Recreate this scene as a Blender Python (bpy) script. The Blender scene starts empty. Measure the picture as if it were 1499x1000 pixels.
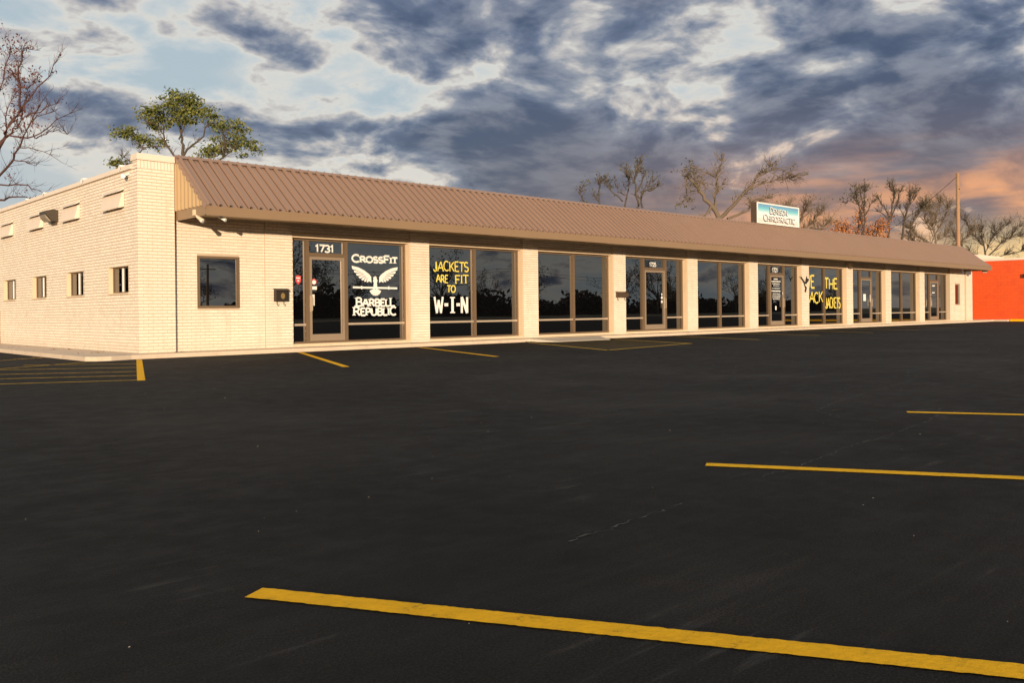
import bpy, math, random
from mathutils import Vector, Matrix
random.seed(7)
S = bpy.context.scene
COL = S.collection
R = math.radians

# ------------------------------------------------------------------ camera
TH, ROLL, HC = R(46.461), R(-0.602), 0.9
FWD = Vector((math.cos(TH), math.sin(TH), 0)); RGT = Vector((math.sin(TH), -math.cos(TH), 0)); UP = Vector((0, 0, 1))
cam_d = bpy.data.cameras.new('camera'); cam = bpy.data.objects.new('camera', cam_d); COL.objects.link(cam)
cx = RGT * math.cos(ROLL) + UP * math.sin(ROLL); cy = UP * math.cos(ROLL) - RGT * math.sin(ROLL); cz = -FWD
m = Matrix((cx, cy, cz)).transposed().to_4x4(); m.translation = Vector((0, 0, HC)); cam.matrix_world = m
cam_d.sensor_width = 36; cam_d.lens = 30.822; cam_d.shift_y = -43.8 / 1499; cam_d.clip_start = 0.05; cam_d.clip_end = 3000
S.camera = cam

# ------------------------------------------------------------------ sun, exposure
SUN_DIR = Vector((0.60, 0.80, -0.085)).normalized()          # the way the light travels
sun_d = bpy.data.lights.new('sun', 'SUN'); sun_d.energy = 4.5; sun_d.angle = R(0.6); sun_d.color = (1.0, 0.775, 0.53)
sun = bpy.data.objects.new('sun', sun_d); COL.objects.link(sun)
sun.rotation_euler = SUN_DIR.to_track_quat('-Z', 'Y').to_euler(); sun.location = (-20, -30, 20)
S.view_settings.view_transform = 'Standard'; S.view_settings.look = 'None'; S.view_settings.gamma = 1; S.view_settings.exposure = 0.35
S.cycles.max_bounces = 5; S.cycles.diffuse_bounces = 3; S.cycles.glossy_bounces = 3

# ------------------------------------------------------------------ node helper
class NT:
    def __init__(s, tree): s.t = tree; s.n = tree.nodes; s.l = tree.links
    def new(s, typ, **kw):
        n = s.n.new(typ)
        for k, v in kw.items():
            if k == 'ins':
                for kk, vv in v.items():
                    if isinstance(vv, bpy.types.NodeSocket): s.l.new(vv, n.inputs[kk])
                    else: n.inputs[kk].default_value = vv
            else: setattr(n, k, v)
        return n
    def math(s, op, a, b=None, c=None, clamp=False):
        n = s.n.new('ShaderNodeMath'); n.operation = op; n.use_clamp = clamp
        for i, v in enumerate((a, b, c)):
            if v is None: continue
            if isinstance(v, bpy.types.NodeSocket): s.l.new(v, n.inputs[i])
            else: n.inputs[i].default_value = v
        return n.outputs[0]
    def mix(s, f, a, b, blend='MIX'):
        n = s.n.new('ShaderNodeMix'); n.data_type = 'RGBA'; n.blend_type = blend
        for i, v in ((0, f), (6, a), (7, b)):
            if isinstance(v, bpy.types.NodeSocket): s.l.new(v, n.inputs[i])
            elif i == 0: n.inputs[0].default_value = v
            else: n.inputs[i].default_value = (*v[:3], 1)
        return n.outputs[2]
    def ramp(s, f, stops, mode='LINEAR'):
        n = s.n.new('ShaderNodeValToRGB'); n.color_ramp.interpolation = mode
        e = n.color_ramp.elements
        while len(e) < len(stops): e.new(0.5)
        for el, (p, c) in zip(e, stops):
            el.position = p; el.color = (*c, 1) if len(c) == 3 else c
        s.l.new(f, n.inputs[0]); return n.outputs[0]
    def noise(s, vec, scale, detail=4, rough=0.55, dist=0.0, out=0):
        n = s.n.new('ShaderNodeTexNoise'); n.inputs['Scale'].default_value = scale; n.inputs['Detail'].default_value = detail
        n.inputs['Roughness'].default_value = rough; n.inputs['Distortion'].default_value = dist
        if vec is not None: s.l.new(vec, n.inputs['Vector'])
        return n.outputs[out]
    def smooth(s, v, a, b, lo=0., hi=1.):
        n = s.n.new('ShaderNodeMapRange'); n.interpolation_type = 'SMOOTHSTEP'
        s.l.new(v, n.inputs[0]); n.inputs[1].default_value = a; n.inputs[2].default_value = b
        n.inputs[3].default_value = lo; n.inputs[4].default_value = hi
        return n.outputs[0]

# ------------------------------------------------------------------ world: sunset sky with broken cloud
W = bpy.data.worlds.new('World'); S.world = W; W.use_nodes = True
W.cycles.sampling_method = 'MANUAL'; W.cycles.sample_map_resolution = 512
w = NT(W.node_tree); w.n.clear()
tc = w.new('ShaderNodeTexCoord').outputs['Generated']
sep = w.new('ShaderNodeSeparateXYZ', ins={0: tc}); X_, Y_, Z_ = sep.outputs
nish = w.new('ShaderNodeTexSky', sky_type='NISHITA', sun_disc=False)
nish.sun_elevation = R(4.9); nish.sun_rotation = math.atan2(-SUN_DIR.x, -SUN_DIR.y)
dotv = lambda v: w.new('ShaderNodeVectorMath', operation='DOT_PRODUCT', ins={0: tc, 1: tuple(v)}).outputs['Value']
U = dotv(RGT)
zc = w.math('MAXIMUM', Z_, 0.0)
den = w.math('ADD', zc, 0.42)
q = w.new('ShaderNodeCombineXYZ', ins={0: w.math('DIVIDE', X_, den), 1: w.math('DIVIDE', Y_, den), 2: w.math('MULTIPLY', zc, 2.0)}).outputs[0]
warp = w.noise(q, 2.4, 2, 0.5, out=1)
qw = w.new('ShaderNodeVectorMath', operation='MULTIPLY_ADD', ins={0: warp, 1: (0.22, 0.22, 0.22), 2: q}).outputs[0]
n1 = w.noise(qw, 3.6, 5, 0.55)
n2 = w.noise(qw, 11.0, 6, 0.54)
dens = w.math('ADD', w.math('MULTIPLY', n1, 1.35), w.math('MULTIPLY_ADD', n2, 0.95, -0.63))
# heaped cloud banks: lateral position, height, half widths, weight
BANKS = [(-0.01, 0.28, 0.12, 0.09, .29), (0.03, 0.17, 0.12, 0.06, .25), (0.28, 0.19, 0.19, 0.068, .38), (0.22, 0.105, 0.24, 0.045, .40),
         (0.40, 0.31, 0.18, 0.045, .30), (0.47, 0.15, 0.10, 0.06, .24), (-0.26, 0.285, 0.065, 0.03, .28), (-0.38, 0.205, 0.11, 0.026, .34),
         (-0.12, 0.190, 0.17, 0.026, .30), (0.16, 0.345, 0.2, 0.025, .26), (-0.06, 0.14, 0.16, 0.030, .16),
         (0.165, 0.235, 0.070, 0.040, -.16), (-0.36, 0.26, 0.16, 0.03, -.16), (-0.15, 0.245, 0.06, 0.025, -.20), (-0.42, 0.12, 0.24, 0.05, -.26)]
for (u0, z0, su, sz, a) in BANKS:
    du = w.math('MULTIPLY_ADD', U, 1 / su, -u0 / su); dz = w.math('MULTIPLY_ADD', Z_, 1 / sz, -z0 / sz)
    r2 = w.math('MULTIPLY_ADD', du, du, w.math('MULTIPLY', dz, dz))
    dens = w.math('MULTIPLY_ADD', w.math('POWER', 0.3679, r2), a, dens)
d = w.smooth(dens, 0.30, 1.06)
cloud = w.ramp(d, [(0.0, (0.47, 0.57, 0.64)), (0.14, (0.62, 0.67, 0.69)), (0.27, (0.76, 0.74, 0.69)), (0.38, (0.58, 0.55, 0.54)), (0.54, (0.31, 0.335, 0.40)), (0.70, (0.150, 0.185, 0.285)), (1.0, (0.058, 0.082, 0.160))])
# thin high veil, creamy in places
veil = w.math('MULTIPLY', w.smooth(w.noise(qw, 1.9, 4, 0.6), 0.42, 0.62), w.smooth(d, 0.1, 0.4, 1.0, 0.0))
cloud = w.mix(w.math('MULTIPLY', veil, 0.65), cloud, (0.82, 0.78, 0.70))
# lumps inside the banks catch a little more light
lump = w.math('MULTIPLY', w.smooth(n2, 0.36, 0.62, 1.0, 0.0), w.smooth(d, 0.45, 0.7))
cloud = w.mix(w.math('MULTIPLY', lump, 0.45), cloud, (0.36, 0.36, 0.40))
# warm, dusty air low over the horizon, strongest towards the right
low = w.smooth(Z_, 0.06, 0.26, 1.0, 0.0)
ahead = w.smooth(dotv(FWD), 0.25, 0.75)
side = w.math('MULTIPLY', w.smooth(U, -0.12, 0.24, 0.12, 1.0), ahead)
lowr = w.math('MULTIPLY', low, side)
mauve = w.mix(w.math('MULTIPLY', w.smooth(d, 0.25, 0.55), 1.0), (0.98, 0.58, 0.36), (0.225, 0.150, 0.165))
c1 = w.mix(w.math('MULTIPLY', lowr, 0.93), cloud, mauve)
strk = w.noise(w.new('ShaderNodeVectorMath', operation='MULTIPLY', ins={0: tc, 1: (3.0, 3.0, 22.0)}).outputs[0], 1.5, 4, 0.55)
glow = w.math('MULTIPLY', w.smooth(Z_, 0.09, 0.19, 1.0, 0.0), w.math('MULTIPLY', w.smooth(U, 0.05, 0.44, 0.0, 1.0), ahead))
glow = w.math('MULTIPLY', w.math('MULTIPLY', glow, w.smooth(strk, 0.37, 0.58)), w.smooth(w.math('ADD', n1, w.math('MULTIPLY', n2, 0.6)), 0.70, 0.98, 1.0, 0.22))
c2 = w.mix(w.math('MULTIPLY', glow, 1.0), c1, (1.08, 0.46, 0.19))
yel = w.math('MULTIPLY', w.smooth(Z_, 0.045, 0.10, 1.0, 0.0), w.math('MULTIPLY', w.smooth(U, 0.36, 0.50), ahead))
c3 = w.mix(w.math('MULTIPLY', yel, 0.8), c2, (0.98, 0.74, 0.36))
skyc = w.mix(0.85, w.mix(1.0, nish.outputs[0], (0.10, 0.10, 0.10), 'MULTIPLY'), c3)
bg = w.new('ShaderNodeBackground', ins={0: skyc, 1: 0.80})
w.l.new(bg.outputs[0], w.new('ShaderNodeOutputWorld').inputs[0])

# ------------------------------------------------------------------ materials
MAT = {}
def material(name, col, rough=0.7, metal=0.0, spec=0.5, var=0.12, vscale=3.0, bump=0.0, bscale=40.0, island=0.0, extra=None):
    mt = bpy.data.materials.new(name); mt.use_nodes = True; t = NT(mt.node_tree); b = t.n['Principled BSDF']
    tcn = t.new('ShaderNodeTexCoord').outputs['Object']
    geo = t.new('ShaderNodeNewGeometry')
    pos = geo.outputs['Position']
    n = t.noise(pos, vscale, 5, 0.6)
    f = t.math('MULTIPLY_ADD', n, 2 * var, 1 - var)
    if island: f = t.math('MULTIPLY', f, t.math('MULTIPLY_ADD', geo.outputs['Random Per Island'], 2 * island, 1 - island))
    c = t.mix(1.0, col, t.new('ShaderNodeCombineColor', ins={0: f, 1: f, 2: f}).outputs[0], 'MULTIPLY')
    if extra: c = extra(t, pos, geo, c)
    t.l.new(c, b.inputs['Base Color']); b.inputs['Roughness'].default_value = rough; b.inputs['Metallic'].default_value = metal
    b.inputs['Specular IOR Level'].default_value = spec
    if bump:
        bn = t.new('ShaderNodeBump', ins={'Strength': bump, 'Distance': 0.01, 'Height': t.noise(pos, bscale, 5, 0.65)})
        t.l.new(bn.outputs[0], b.inputs['Normal'])
    MAT[name] = mt; return mt

def grime(t, pos, geo, c):          # splashed dirt, streaks and yellowed patches in old wall paint
    s2 = t.new('ShaderNodeVectorMath', operation='MULTIPLY', ins={0: pos, 1: (2.2, 2.2, 0.35)}).outputs[0]
    st = t.smooth(t.noise(s2, 2.0, 5, 0.65), 0.52, 0.75)
    c = t.mix(t.math('MULTIPLY', st, 0.30), c, (0.50, 0.36, 0.22))
    z = t.new('ShaderNodeSeparateXYZ', ins={0: pos}).outputs[2]
    sp = t.math('MULTIPLY', t.smooth(z, 0.08, 0.45, 1.0, 0.0), t.noise(pos, 9.0, 4, 0.6))
    return t.mix(t.math('MULTIPLY', sp, 0.5), c, (0.42, 0.32, 0.22))
material('brick_paint', (0.79, 0.695, 0.585), 0.62, var=0.07, vscale=1.3, island=0.06, bump=0.25, bscale=90, extra=grime)
material('mortar_paint', (0.52, 0.41, 0.30), 0.85, var=0.10, vscale=6, bump=0.3, bscale=120)
material('trim_paint', (0.70, 0.55, 0.385), 0.55, var=0.08, vscale=2.5, extra=grime)
material('coping_paint', (0.72, 0.61, 0.50), 0.6, var=0.10, vscale=3)
def fade(t, pos, geo, c):           # chalking and rain streaks down the slope
    s2 = t.new('ShaderNodeVectorMath', operation='MULTIPLY', ins={0: pos, 1: (5.0, 0.5, 0.5)}).outputs[0]
    return t.mix(t.math('MULTIPLY', t.smooth(t.noise(s2, 1.6, 5, 0.6), 0.45, 0.75), 0.22), c, (0.31, 0.21, 0.15))
material('roof_metal', (0.265, 0.170, 0.124), 0.42, var=0.07, vscale=0.9, island=0.05, extra=fade)
material('fascia_metal', (0.245, 0.160, 0.092), 0.42, var=0.08, vscale=1.4)
material('gable_metal', (0.40, 0.275, 0.14), 0.45, var=0.06)
material('seam_shade', (0.03, 0.022, 0.018), 0.9)  # near-black deck colour, stands in for the lap shadow between roof panels
material('soffit', (0.55, 0.42, 0.27), 0.8)
material('bronze_frame', (0.205, 0.138, 0.082), 0.38, metal=0.35, var=0.08)
material('pale_rail', (0.50, 0.40, 0.30), 0.35, metal=0.3, var=0.08)
material('door_metal', (0.36, 0.27, 0.19), 0.36, metal=0.35, var=0.08)
material('white_paint', (0.80, 0.78, 0.74), 0.5, var=0.04)
material('vinyl_white', (0.80, 0.79, 0.76), 0.5, var=0.03)
material('window_yellow', (0.80, 0.66, 0.12), 0.6, var=0.14, vscale=25)
material('sticker_red', (0.62, 0.07, 0.07), 0.5)
material('sticker_black', (0.02, 0.02, 0.02), 0.5)
material('black_metal', (0.035, 0.025, 0.018), 0.45, metal=0.3, var=0.15)
material('brown_metal', (0.12, 0.075, 0.045), 0.4, metal=0.4, var=0.15)
material('brass', (0.65, 0.42, 0.14), 0.35, metal=0.8)
material('lamp_glass', (0.75, 0.72, 0.66), 0.25)
material('smoked_lens', (0.30, 0.25, 0.19), 0.2)
material('dark_bronze', (0.055, 0.042, 0.028), 0.5, var=0.15)
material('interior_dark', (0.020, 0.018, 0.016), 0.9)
material('roof_membrane', (0.45, 0.42, 0.38), 0.8)
material('bark', (0.075, 0.056, 0.042), 0.9, var=0.25, vscale=5, bump=0.5, bscale=14)
material('bark_pale', (0.15, 0.112, 0.078), 0.9, var=0.25, vscale=4, bump=0.5, bscale=14)
material('bark_red', (0.075, 0.030, 0.024), 0.85, var=0.2, vscale=5)
material('pole_wood', (0.34, 0.20, 0.11), 0.9, var=0.25, vscale=4, bump=0.4, bscale=18)
material('wire', (0.03, 0.03, 0.03), 0.6)
def leafmat(name, c0, c1):
    mt = material(name, c0, 0.6, var=0.2, vscale=2.0)
    t = NT(mt.node_tree); b = t.n['Principled BSDF']
    rnd = t.new('ShaderNodeNewGeometry').outputs['Random Per Island']
    t.l.new(t.mix(rnd, c0, c1), b.inputs['Base Color'])
leafmat('leaf_green', (0.036, 0.055, 0.010), (0.20, 0.20, 0.035))
leafmat('leaf_red', (0.07, 0.012, 0.010), (0.16, 0.05, 0.035))
leafmat('leaf_orange', (0.30, 0.09, 0.02), (0.50, 0.23, 0.08))
leafmat('leaf_olive', (0.05, 0.05, 0.025), (0.12, 0.10, 0.05))
material('dark_foliage', (0.016, 0.014, 0.010), 0.9, var=0.3, vscale=1.0)

def concrete_extra(t, pos, geo, c):
    s = t.smooth(t.noise(pos, 1.7, 6, 0.7), 0.48, 0.72)
    c = t.mix(t.math('MULTIPLY', s, 0.35), c, (0.36, 0.26, 0.18))
    sp = t.smooth(t.noise(pos, 60.0, 2, 0.5), 0.66, 0.72)
    return t.mix(t.math('MULTIPLY', sp, 0.6), c, (0.10, 0.075, 0.05))
material('concrete', (0.62, 0.50, 0.38), 0.85, var=0.12, vscale=2.2, bump=0.3, bscale=60, extra=concrete_extra)
material('ramp_concrete', (0.60, 0.52, 0.42), 0.8, var=0.08, vscale=4, bump=0.2, bscale=60)

def asphalt():
    mt = bpy.data.materials.new('asphalt'); mt.use_nodes = True; t = NT(mt.node_tree); b = t.n['Principled BSDF']
    pos = t.new('ShaderNodeNewGeometry').outputs['Position']
    big = t.noise(pos, 0.45, 5, 0.6, 0.4); mid = t.noise(pos, 4.0, 6, 0.7); fine = t.noise(pos, 130.0, 3, 0.6)
    v = t.new('ShaderNodeTexVoronoi', ins={'Scale': 170.0}); t.l.new(pos, v.inputs['Vector'])
    rotm = t.new('ShaderNodeMapping'); t.l.new(pos, rotm.inputs['Vector']); rotm.inputs['Rotation'].default_value = (0, 0, R(28)); rotm.inputs['Scale'].default_value = (0.5, 7.0, 1)
    brush = t.noise(rotm.outputs[0], 2.2, 5, 0.65)                       # squeegee strokes of the sealcoat
    f = t.math('ADD', t.math('MULTIPLY', big, 0.5), t.math('ADD', t.math('MULTIPLY', mid, 0.28), t.math('MULTIPLY', brush, 0.22)))
    c = t.ramp(f, [(0.38, (0.0062, 0.0057, 0.0053)), (0.53, (0.0140, 0.0126, 0.0114)), (0.68, (0.036, 0.0320, 0.028))])
    grain = t.smooth(fine, 0.38, 0.68, 0.55, 1.7)
    c = t.mix(1.0, c, t.new('ShaderNodeCombineColor', ins={0: grain, 1: grain, 2: grain}).outputs[0], 'MULTIPLY')
    pv = t.new('ShaderNodeTexVoronoi', ins={'Scale': 0.16}); t.l.new(t.new('ShaderNodeVectorMath', operation='MULTIPLY_ADD', ins={0: t.noise(pos, 0.9, 3, 0.6, out=1), 1: (1.6, 1.6, 0), 2: pos}).outputs[0], pv.inputs['Vector'])
    pt = t.math('MULTIPLY_ADD', t.new('ShaderNodeSeparateColor', ins={0: pv.outputs['Color']}).outputs[0], 0.55, 0.72)
    c = t.mix(1.0, c, t.new('ShaderNodeCombineColor', ins={0: pt, 1: pt, 2: pt}).outputs[0], 'MULTIPLY')
    oil = t.smooth(t.noise(pos, 1.5, 3, 0.5), 0.60, 0.70)
    c = t.mix(t.math('MULTIPLY', oil, 0.55), c, (0.005, 0.005, 0.005))
    wear = t.smooth(t.math('MULTIPLY', brush, t.noise(pos, 1.1, 4, 0.6)), 0.33, 0.44)
    c = t.mix(t.math('MULTIPLY', wear, 0.45), c, (0.062, 0.057, 0.052))
    chip = t.math('MULTIPLY', t.smooth(v.outputs['Distance'], 0.0, 0.16, 1.0, 0.0), t.smooth(t.noise(pos, 37.0, 2, 0.5), 0.66, 0.74))
    c = t.mix(t.math('MULTIPLY', chip, 0.7), c, (0.26, 0.23, 0.19))
    t.l.new(c, b.inputs['Base Color'])
    t.l.new(t.smooth(mid, 0.3, 0.7, 0.74, 0.95), b.inputs['Roughness']); b.inputs['Specular IOR Level'].default_value = 0.14
    h = t.math('ADD', t.math('MULTIPLY', fine, 0.5), t.math('ADD', t.math('MULTIPLY', v.outputs['Distance'], 0.5), t.math('MULTIPLY', mid, 0.6)))
    t.l.new(t.new('ShaderNodeBump', ins={'Strength': 0.55, 'Distance': 0.006, 'Height': h}).outputs[0], b.inputs['Normal'])
    MAT['asphalt'] = mt
asphalt()
def linepaint(name, col, wear0, wear1):
    mt = bpy.data.materials.new(name); mt.use_nodes = True; t = NT(mt.node_tree); b = t.n['Principled BSDF']
    pos = t.new('ShaderNodeNewGeometry').outputs['Position']
    f = t.noise(pos, 9.0, 6, 0.7); g = t.noise(pos, 48.0, 5, 0.7)
    c = t.mix(t.smooth(f, 0.3, 0.75), col, tuple(x * 0.80 for x in col))
    wr = t.smooth(t.math('ADD', t.math('MULTIPLY', f, 0.55), t.math('MULTIPLY', g, 0.45)), wear0, wear1)
    c = t.mix(t.math('MULTIPLY', wr, 0.85), c, (0.05, 0.042, 0.03))
    t.l.new(c, b.inputs['Base Color']); b.inputs['Roughness'].default_value = 0.8; b.inputs['Specular IOR Level'].default_value = 0.12
    t.l.new(t.new('ShaderNodeBump', ins={'Strength': 1.0, 'Distance': 0.014, 'Height': g}).outputs[0], b.inputs['Normal'])
    MAT[name] = mt
linepaint('yellow_line', (0.94, 0.49, 0.014), 0.55, 0.70)
linepaint('yellow_line_old', (0.62, 0.38, 0.05), 0.46, 0.66)
linepaint('aisle_paint', (0.055, 0.040, 0.018), 0.55, 0.9)
material('crack_fill', (0.055, 0.051, 0.047), 0.95, var=0.45, vscale=7)
material('pebble', (0.46, 0.40, 0.32), 0.9, var=0.3, vscale=30, island=0.4)
material('dry_leaf', (0.20, 0.11, 0.05), 0.9, island=0.5)
material('soil_grass', (0.10, 0.085, 0.045), 0.95, var=0.3, vscale=0.4)
def redwall(t, pos, geo, c):
    sc = t.new('ShaderNodeSeparateXYZ', ins={0: pos})
    uv = t.new('ShaderNodeCombineXYZ', ins={0: sc.outputs[1], 1: sc.outputs[2]}).outputs[0]
    br = t.new('ShaderNodeTexBrick', ins={'Scale': 1.0, 'Mortar Size': 0.008, 'Brick Width': 0.40, 'Row Height': 0.20, 'Color1': (0.95, 0.95, 0.95, 1), 'Color2': (1.05, 1.05, 1.05, 1), 'Mortar': (0.8, 0.8, 0.8, 1)})
    t.l.new(uv, br.inputs['Vector'])
    c = t.mix(1.0, c, br.outputs['Color'], 'MULTIPLY')
    return t.mix(t.math('MULTIPLY', t.smooth(t.noise(pos, 1.2, 5, 0.65), 0.45, 0.7), 0.3), c, (0.50, 0.045, 0.012))
material('orange_paint', (0.72, 0.088, 0.012), 0.6, var=0.06, vscale=2, extra=redwall)
def glass():
    mt = bpy.data.materials.new('tinted_glass'); mt.use_nodes = True; t = NT(mt.node_tree); b = t.n['Principled BSDF']
    geo = t.new('ShaderNodeNewGeometry')
    b.inputs['Base Color'].default_value = (0.0025, 0.0025, 0.003, 1); b.inputs['Roughness'].default_value = 0.004; b.inputs['IOR'].default_value = 2.15
    off = t.new('ShaderNodeVectorMath', operation='MULTIPLY_ADD', ins={0: geo.outputs['Position'], 1: (0.8, 0.8, 0.8)})
    t.l.new(t.new('ShaderNodeCombineXYZ', ins={0: t.new('ShaderNodeObjectInfo').outputs['Random']}).outputs[0], off.inputs[2])
    t.l.new(t.new('ShaderNodeBump', ins={'Strength': 0.05, 'Distance': 0.02, 'Height': t.noise(off.outputs[0], 1.0, 1, 0.4)}).outputs[0], b.inputs['Normal'])
    tr = t.new('ShaderNodeBsdfTransparent', ins={0: (0.30, 0.28, 0.26, 1)})
    mx = t.new('ShaderNodeMixShader', ins={0: 0.93}); t.l.new(tr.outputs[0], mx.inputs[1]); t.l.new(b.outputs[0], mx.inputs[2])
    t.l.new(mx.outputs[0], t.n['Material Output'].inputs[0]); MAT['tinted_glass'] = mt
glass()
def signface():
    mt = bpy.data.materials.new('sign_print'); mt.use_nodes = True; t = NT(mt.node_tree); b = t.n['Principled BSDF']
    z = t.new('ShaderNodeSeparateXYZ', ins={0: t.new('ShaderNodeNewGeometry').outputs['Position']}).outputs[2]
    c = t.ramp(t.smooth(z, 4.44, 5.20), [(0.0, (0.72, 0.62, 0.54)), (0.2, (0.78, 0.74, 0.74)), (0.55, (0.62, 0.78, 0.80)), (0.85, (0.16, 0.52, 0.62)), (1.0, (0.14, 0.32, 0.52))])
    t.l.new(c, b.inputs['Base Color']); b.inputs['Roughness'].default_value = 0.35; MAT['sign_print'] = mt
signface()

# ------------------------------------------------------------------ mesh builder
class MB:
    def __init__(s): s.v = []; s.f = []
    def quad(s, *p):
        n = len(s.v); s.v += [tuple(a) for a in p]; s.f.append(tuple(range(n, n + len(p)))); return s
    def box(s, x0, x1, y0, y1, z0, z1):
        n = len(s.v)
        s.v += [(x0, y0, z0), (x1, y0, z0), (x1, y1, z0), (x0, y1, z0), (x0, y0, z1), (x1, y0, z1), (x1, y1, z1), (x0, y1, z1)]
        s.f += [tuple(n + i for i in q) for q in ((0, 3, 2, 1), (4, 5, 6, 7), (0, 1, 5, 4), (1, 2, 6, 5), (2, 3, 7, 6), (3, 0, 4, 7))]; return s
    def prism(s, poly, f0, f1):                      # poly 2D, f0/f1 map 2D point to the two caps
        n = len(s.v); k = len(poly)
        s.v += [tuple(f0(*p)) for p in poly] + [tuple(f1(*p)) for p in poly]
        s.f += [tuple(range(n, n + k)), tuple(range(n + 2 * k - 1, n + k - 1, -1))]
        s.f += [(n + i, n + k + i, n + k + (i + 1) % k, n + (i + 1) % k) for i in range(k)]; return s
    def tube(s, pts, rad, sides=5, cap=True):
        pts = [Vector(p) for p in pts]; n0 = len(s.v)
        for i, p in enumerate(pts):
            t = (pts[min(i + 1, len(pts) - 1)] - pts[max(i - 1, 0)])
            t = t.normalized() if t.length > 1e-9 else Vector((0, 0, 1))
            a = t.orthogonal().normalized() if abs(t.z) > 0.9 else t.cross(Vector((0, 0, 1))).normalized()
            b = t.cross(a); r = rad[i] if isinstance(rad, (list, tuple)) else rad
            for k in range(sides):
                an = 2 * math.pi * k / sides; s.v.append(tuple(p + a * (math.cos(an) * r) + b * (math.sin(an) * r)))
        for i in range(len(pts) - 1):
            for k in range(sides):
                s.f.append((n0 + i * sides + k, n0 + i * sides + (k + 1) % sides, n0 + (i + 1) * sides + (k + 1) % sides, n0 + (i + 1) * sides + k))
        if cap:
            s.f.append(tuple(n0 + k for k in range(sides))[::-1]); e = n0 + (len(pts) - 1) * sides; s.f.append(tuple(e + k for k in range(sides)))
        return s
    def mesh(s, name, mat, smooth=False):
        me = bpy.data.meshes.new(name); me.from_pydata(s.v, [], s.f); me.materials.append(MAT[mat])
        if smooth: me.polygons.foreach_set('use_smooth', [True] * len(me.polygons))
        me.update(); return me
    def build(s, name, mat, parent=None, smooth=False, **props):
        return put(name, s.mesh(name, mat, smooth), parent, **props)
def put(name, me, parent=None, loc=None, **props):
    o = bpy.data.objects.new(name, me); COL.objects.link(o)
    if loc is not None: o.location = loc
    if parent:
        o.parent = parent
        if parent.type == 'EMPTY': o.matrix_parent_inverse = Matrix.Translation(-Vector(parent.location))
    for k, v in props.items(): o[k] = v
    return o
def thing(name, label, cat, loc, group=None):
    o = bpy.data.objects.new(name, None); o.empty_display_size = 0.3; o.location = loc; COL.objects.link(o)
    o['label'] = label; o['category'] = cat
    if group: o['group'] = group
    return o
def ribbon(pts, wd, mb, f, closed=False):
    """flat stroke of width wd along 2D points, mapped by f(u,v)"""
    P = [Vector(p) for p in pts]; L = []; Rr = []
    for i, p in enumerate(P):
        a = P[i - 1] if i else None; b = P[i + 1] if i < len(P) - 1 else None
        t = ((b - p).normalized() if b else Vector((0, 0))) + ((p - a).normalized() if a else Vector((0, 0)))
        t = t.normalized() if t.length > 1e-6 else Vector((1, 0))
        n = Vector((-t.y, t.x)); k = 1.0
        if a is not None and b is not None:
            k = 1 / max(0.5, abs(n.dot(Vector((-(b - p).normalized().y, (b - p).normalized().x)))))
        ww = (wd[i] if isinstance(wd, (list, tuple)) else wd) / 2
        L.append(p + n * ww * k); Rr.append(p - n * ww * k)
    for i in range(len(P) - 1): mb.quad(f(*Rr[i]), f(*Rr[i + 1]), f(*L[i + 1]), f(*L[i]))

# ------------------------------------------------------------------ ground
gm = MB(); gm.quad((-900, -900, -0.03), (1500, -900, -0.03), (1500, 1500, -0.03), (-900, 1500, -0.03))
gm.build('ground', 'soil_grass', kind='structure')
lot = MB(); lot.quad((-60, -45, 0), (140, -45, 0), (140, 48, 0), (-60, 48, 0))
lot = lot.build('parking_lot', 'asphalt', kind='structure')
rs = random.Random(3)
def stripe(p, q, wd, z=0.004, mat='yellow_line', name='parking_line'):
    p, q = Vector(p), Vector(q); n = max(2, int((q - p).length / 0.014)); t = (q - p).normalized(); nn = Vector((-t.y, t.x))
    mb = MB(); a = []
    for i in range(n + 1):
        c = p + (q - p) * (i / n)
        a.append((c + nn * (wd / 2 + rs.gauss(0, .0014)), c - nn * (wd / 2 + rs.gauss(0, .0014))))
    for i in range(n):
        mb.quad((*a[i][1], z), (*a[i + 1][1], z), (*a[i + 1][0], z), (*a[i][0], z))
    return mb.build(name, mat, lot)
dn = Vector((0.478, -0.878))
for k, st in enumerate([(1.335, 2.625), (4.30, 2.91), (7.62, 3.12)]):
    stripe(st, Vector(st) + dn * 5.4, 0.098)
for i, (p, qq) in enumerate([((10.48, 18.22), (8.09, 12.55)), ((13.87, 18.1), (11.83, 12.9)), ((17.62, 17.84), (15.22, 12.88)), ((21.13, 17.6), (19.5, 13.62)),
              ((15.22, 12.88), (19.5, 13.62)), ((24.6, 17.9), (22.87, 13.58)), ((28.9, 18.1), (27.3, 14.0)), ((33.0, 18.1), (31.3, 14.0)), ((37.1, 18.1), (35.4, 14.0)), ((41.2, 18.1), (39.5, 14.0))]):
    stripe(p, qq, 0.12, mat='yellow_line' if i < 2 else 'yellow_line_old')
am = MB(); am.quad((17.75, 17.75, 0.002), (15.42, 12.98, 0.002), (19.4, 13.66, 0.002), (20.95, 17.5, 0.002)); am.build('aisle_fill', 'aisle_paint', lot)
stripe((6.74, 18.05), (4.61, 12.28), 0.105)
for p, qq in [((2.3, 13.58), (4.6, 12.39)), ((2.4, 14.85), (4.95, 13.33)), ((2.6, 16.03), (5.3, 14.27)), ((2.8, 17.45), (5.72, 15.41)), ((4.6, 17.93), (6.16, 16.58)), ((2.8, 16.3), (5.72, 18.02)), ((3.4, 19.3), (5.80, 20.96))]:
    stripe(p, qq, 0.085, z=0.0055, mat='yellow_line_old')
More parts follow.
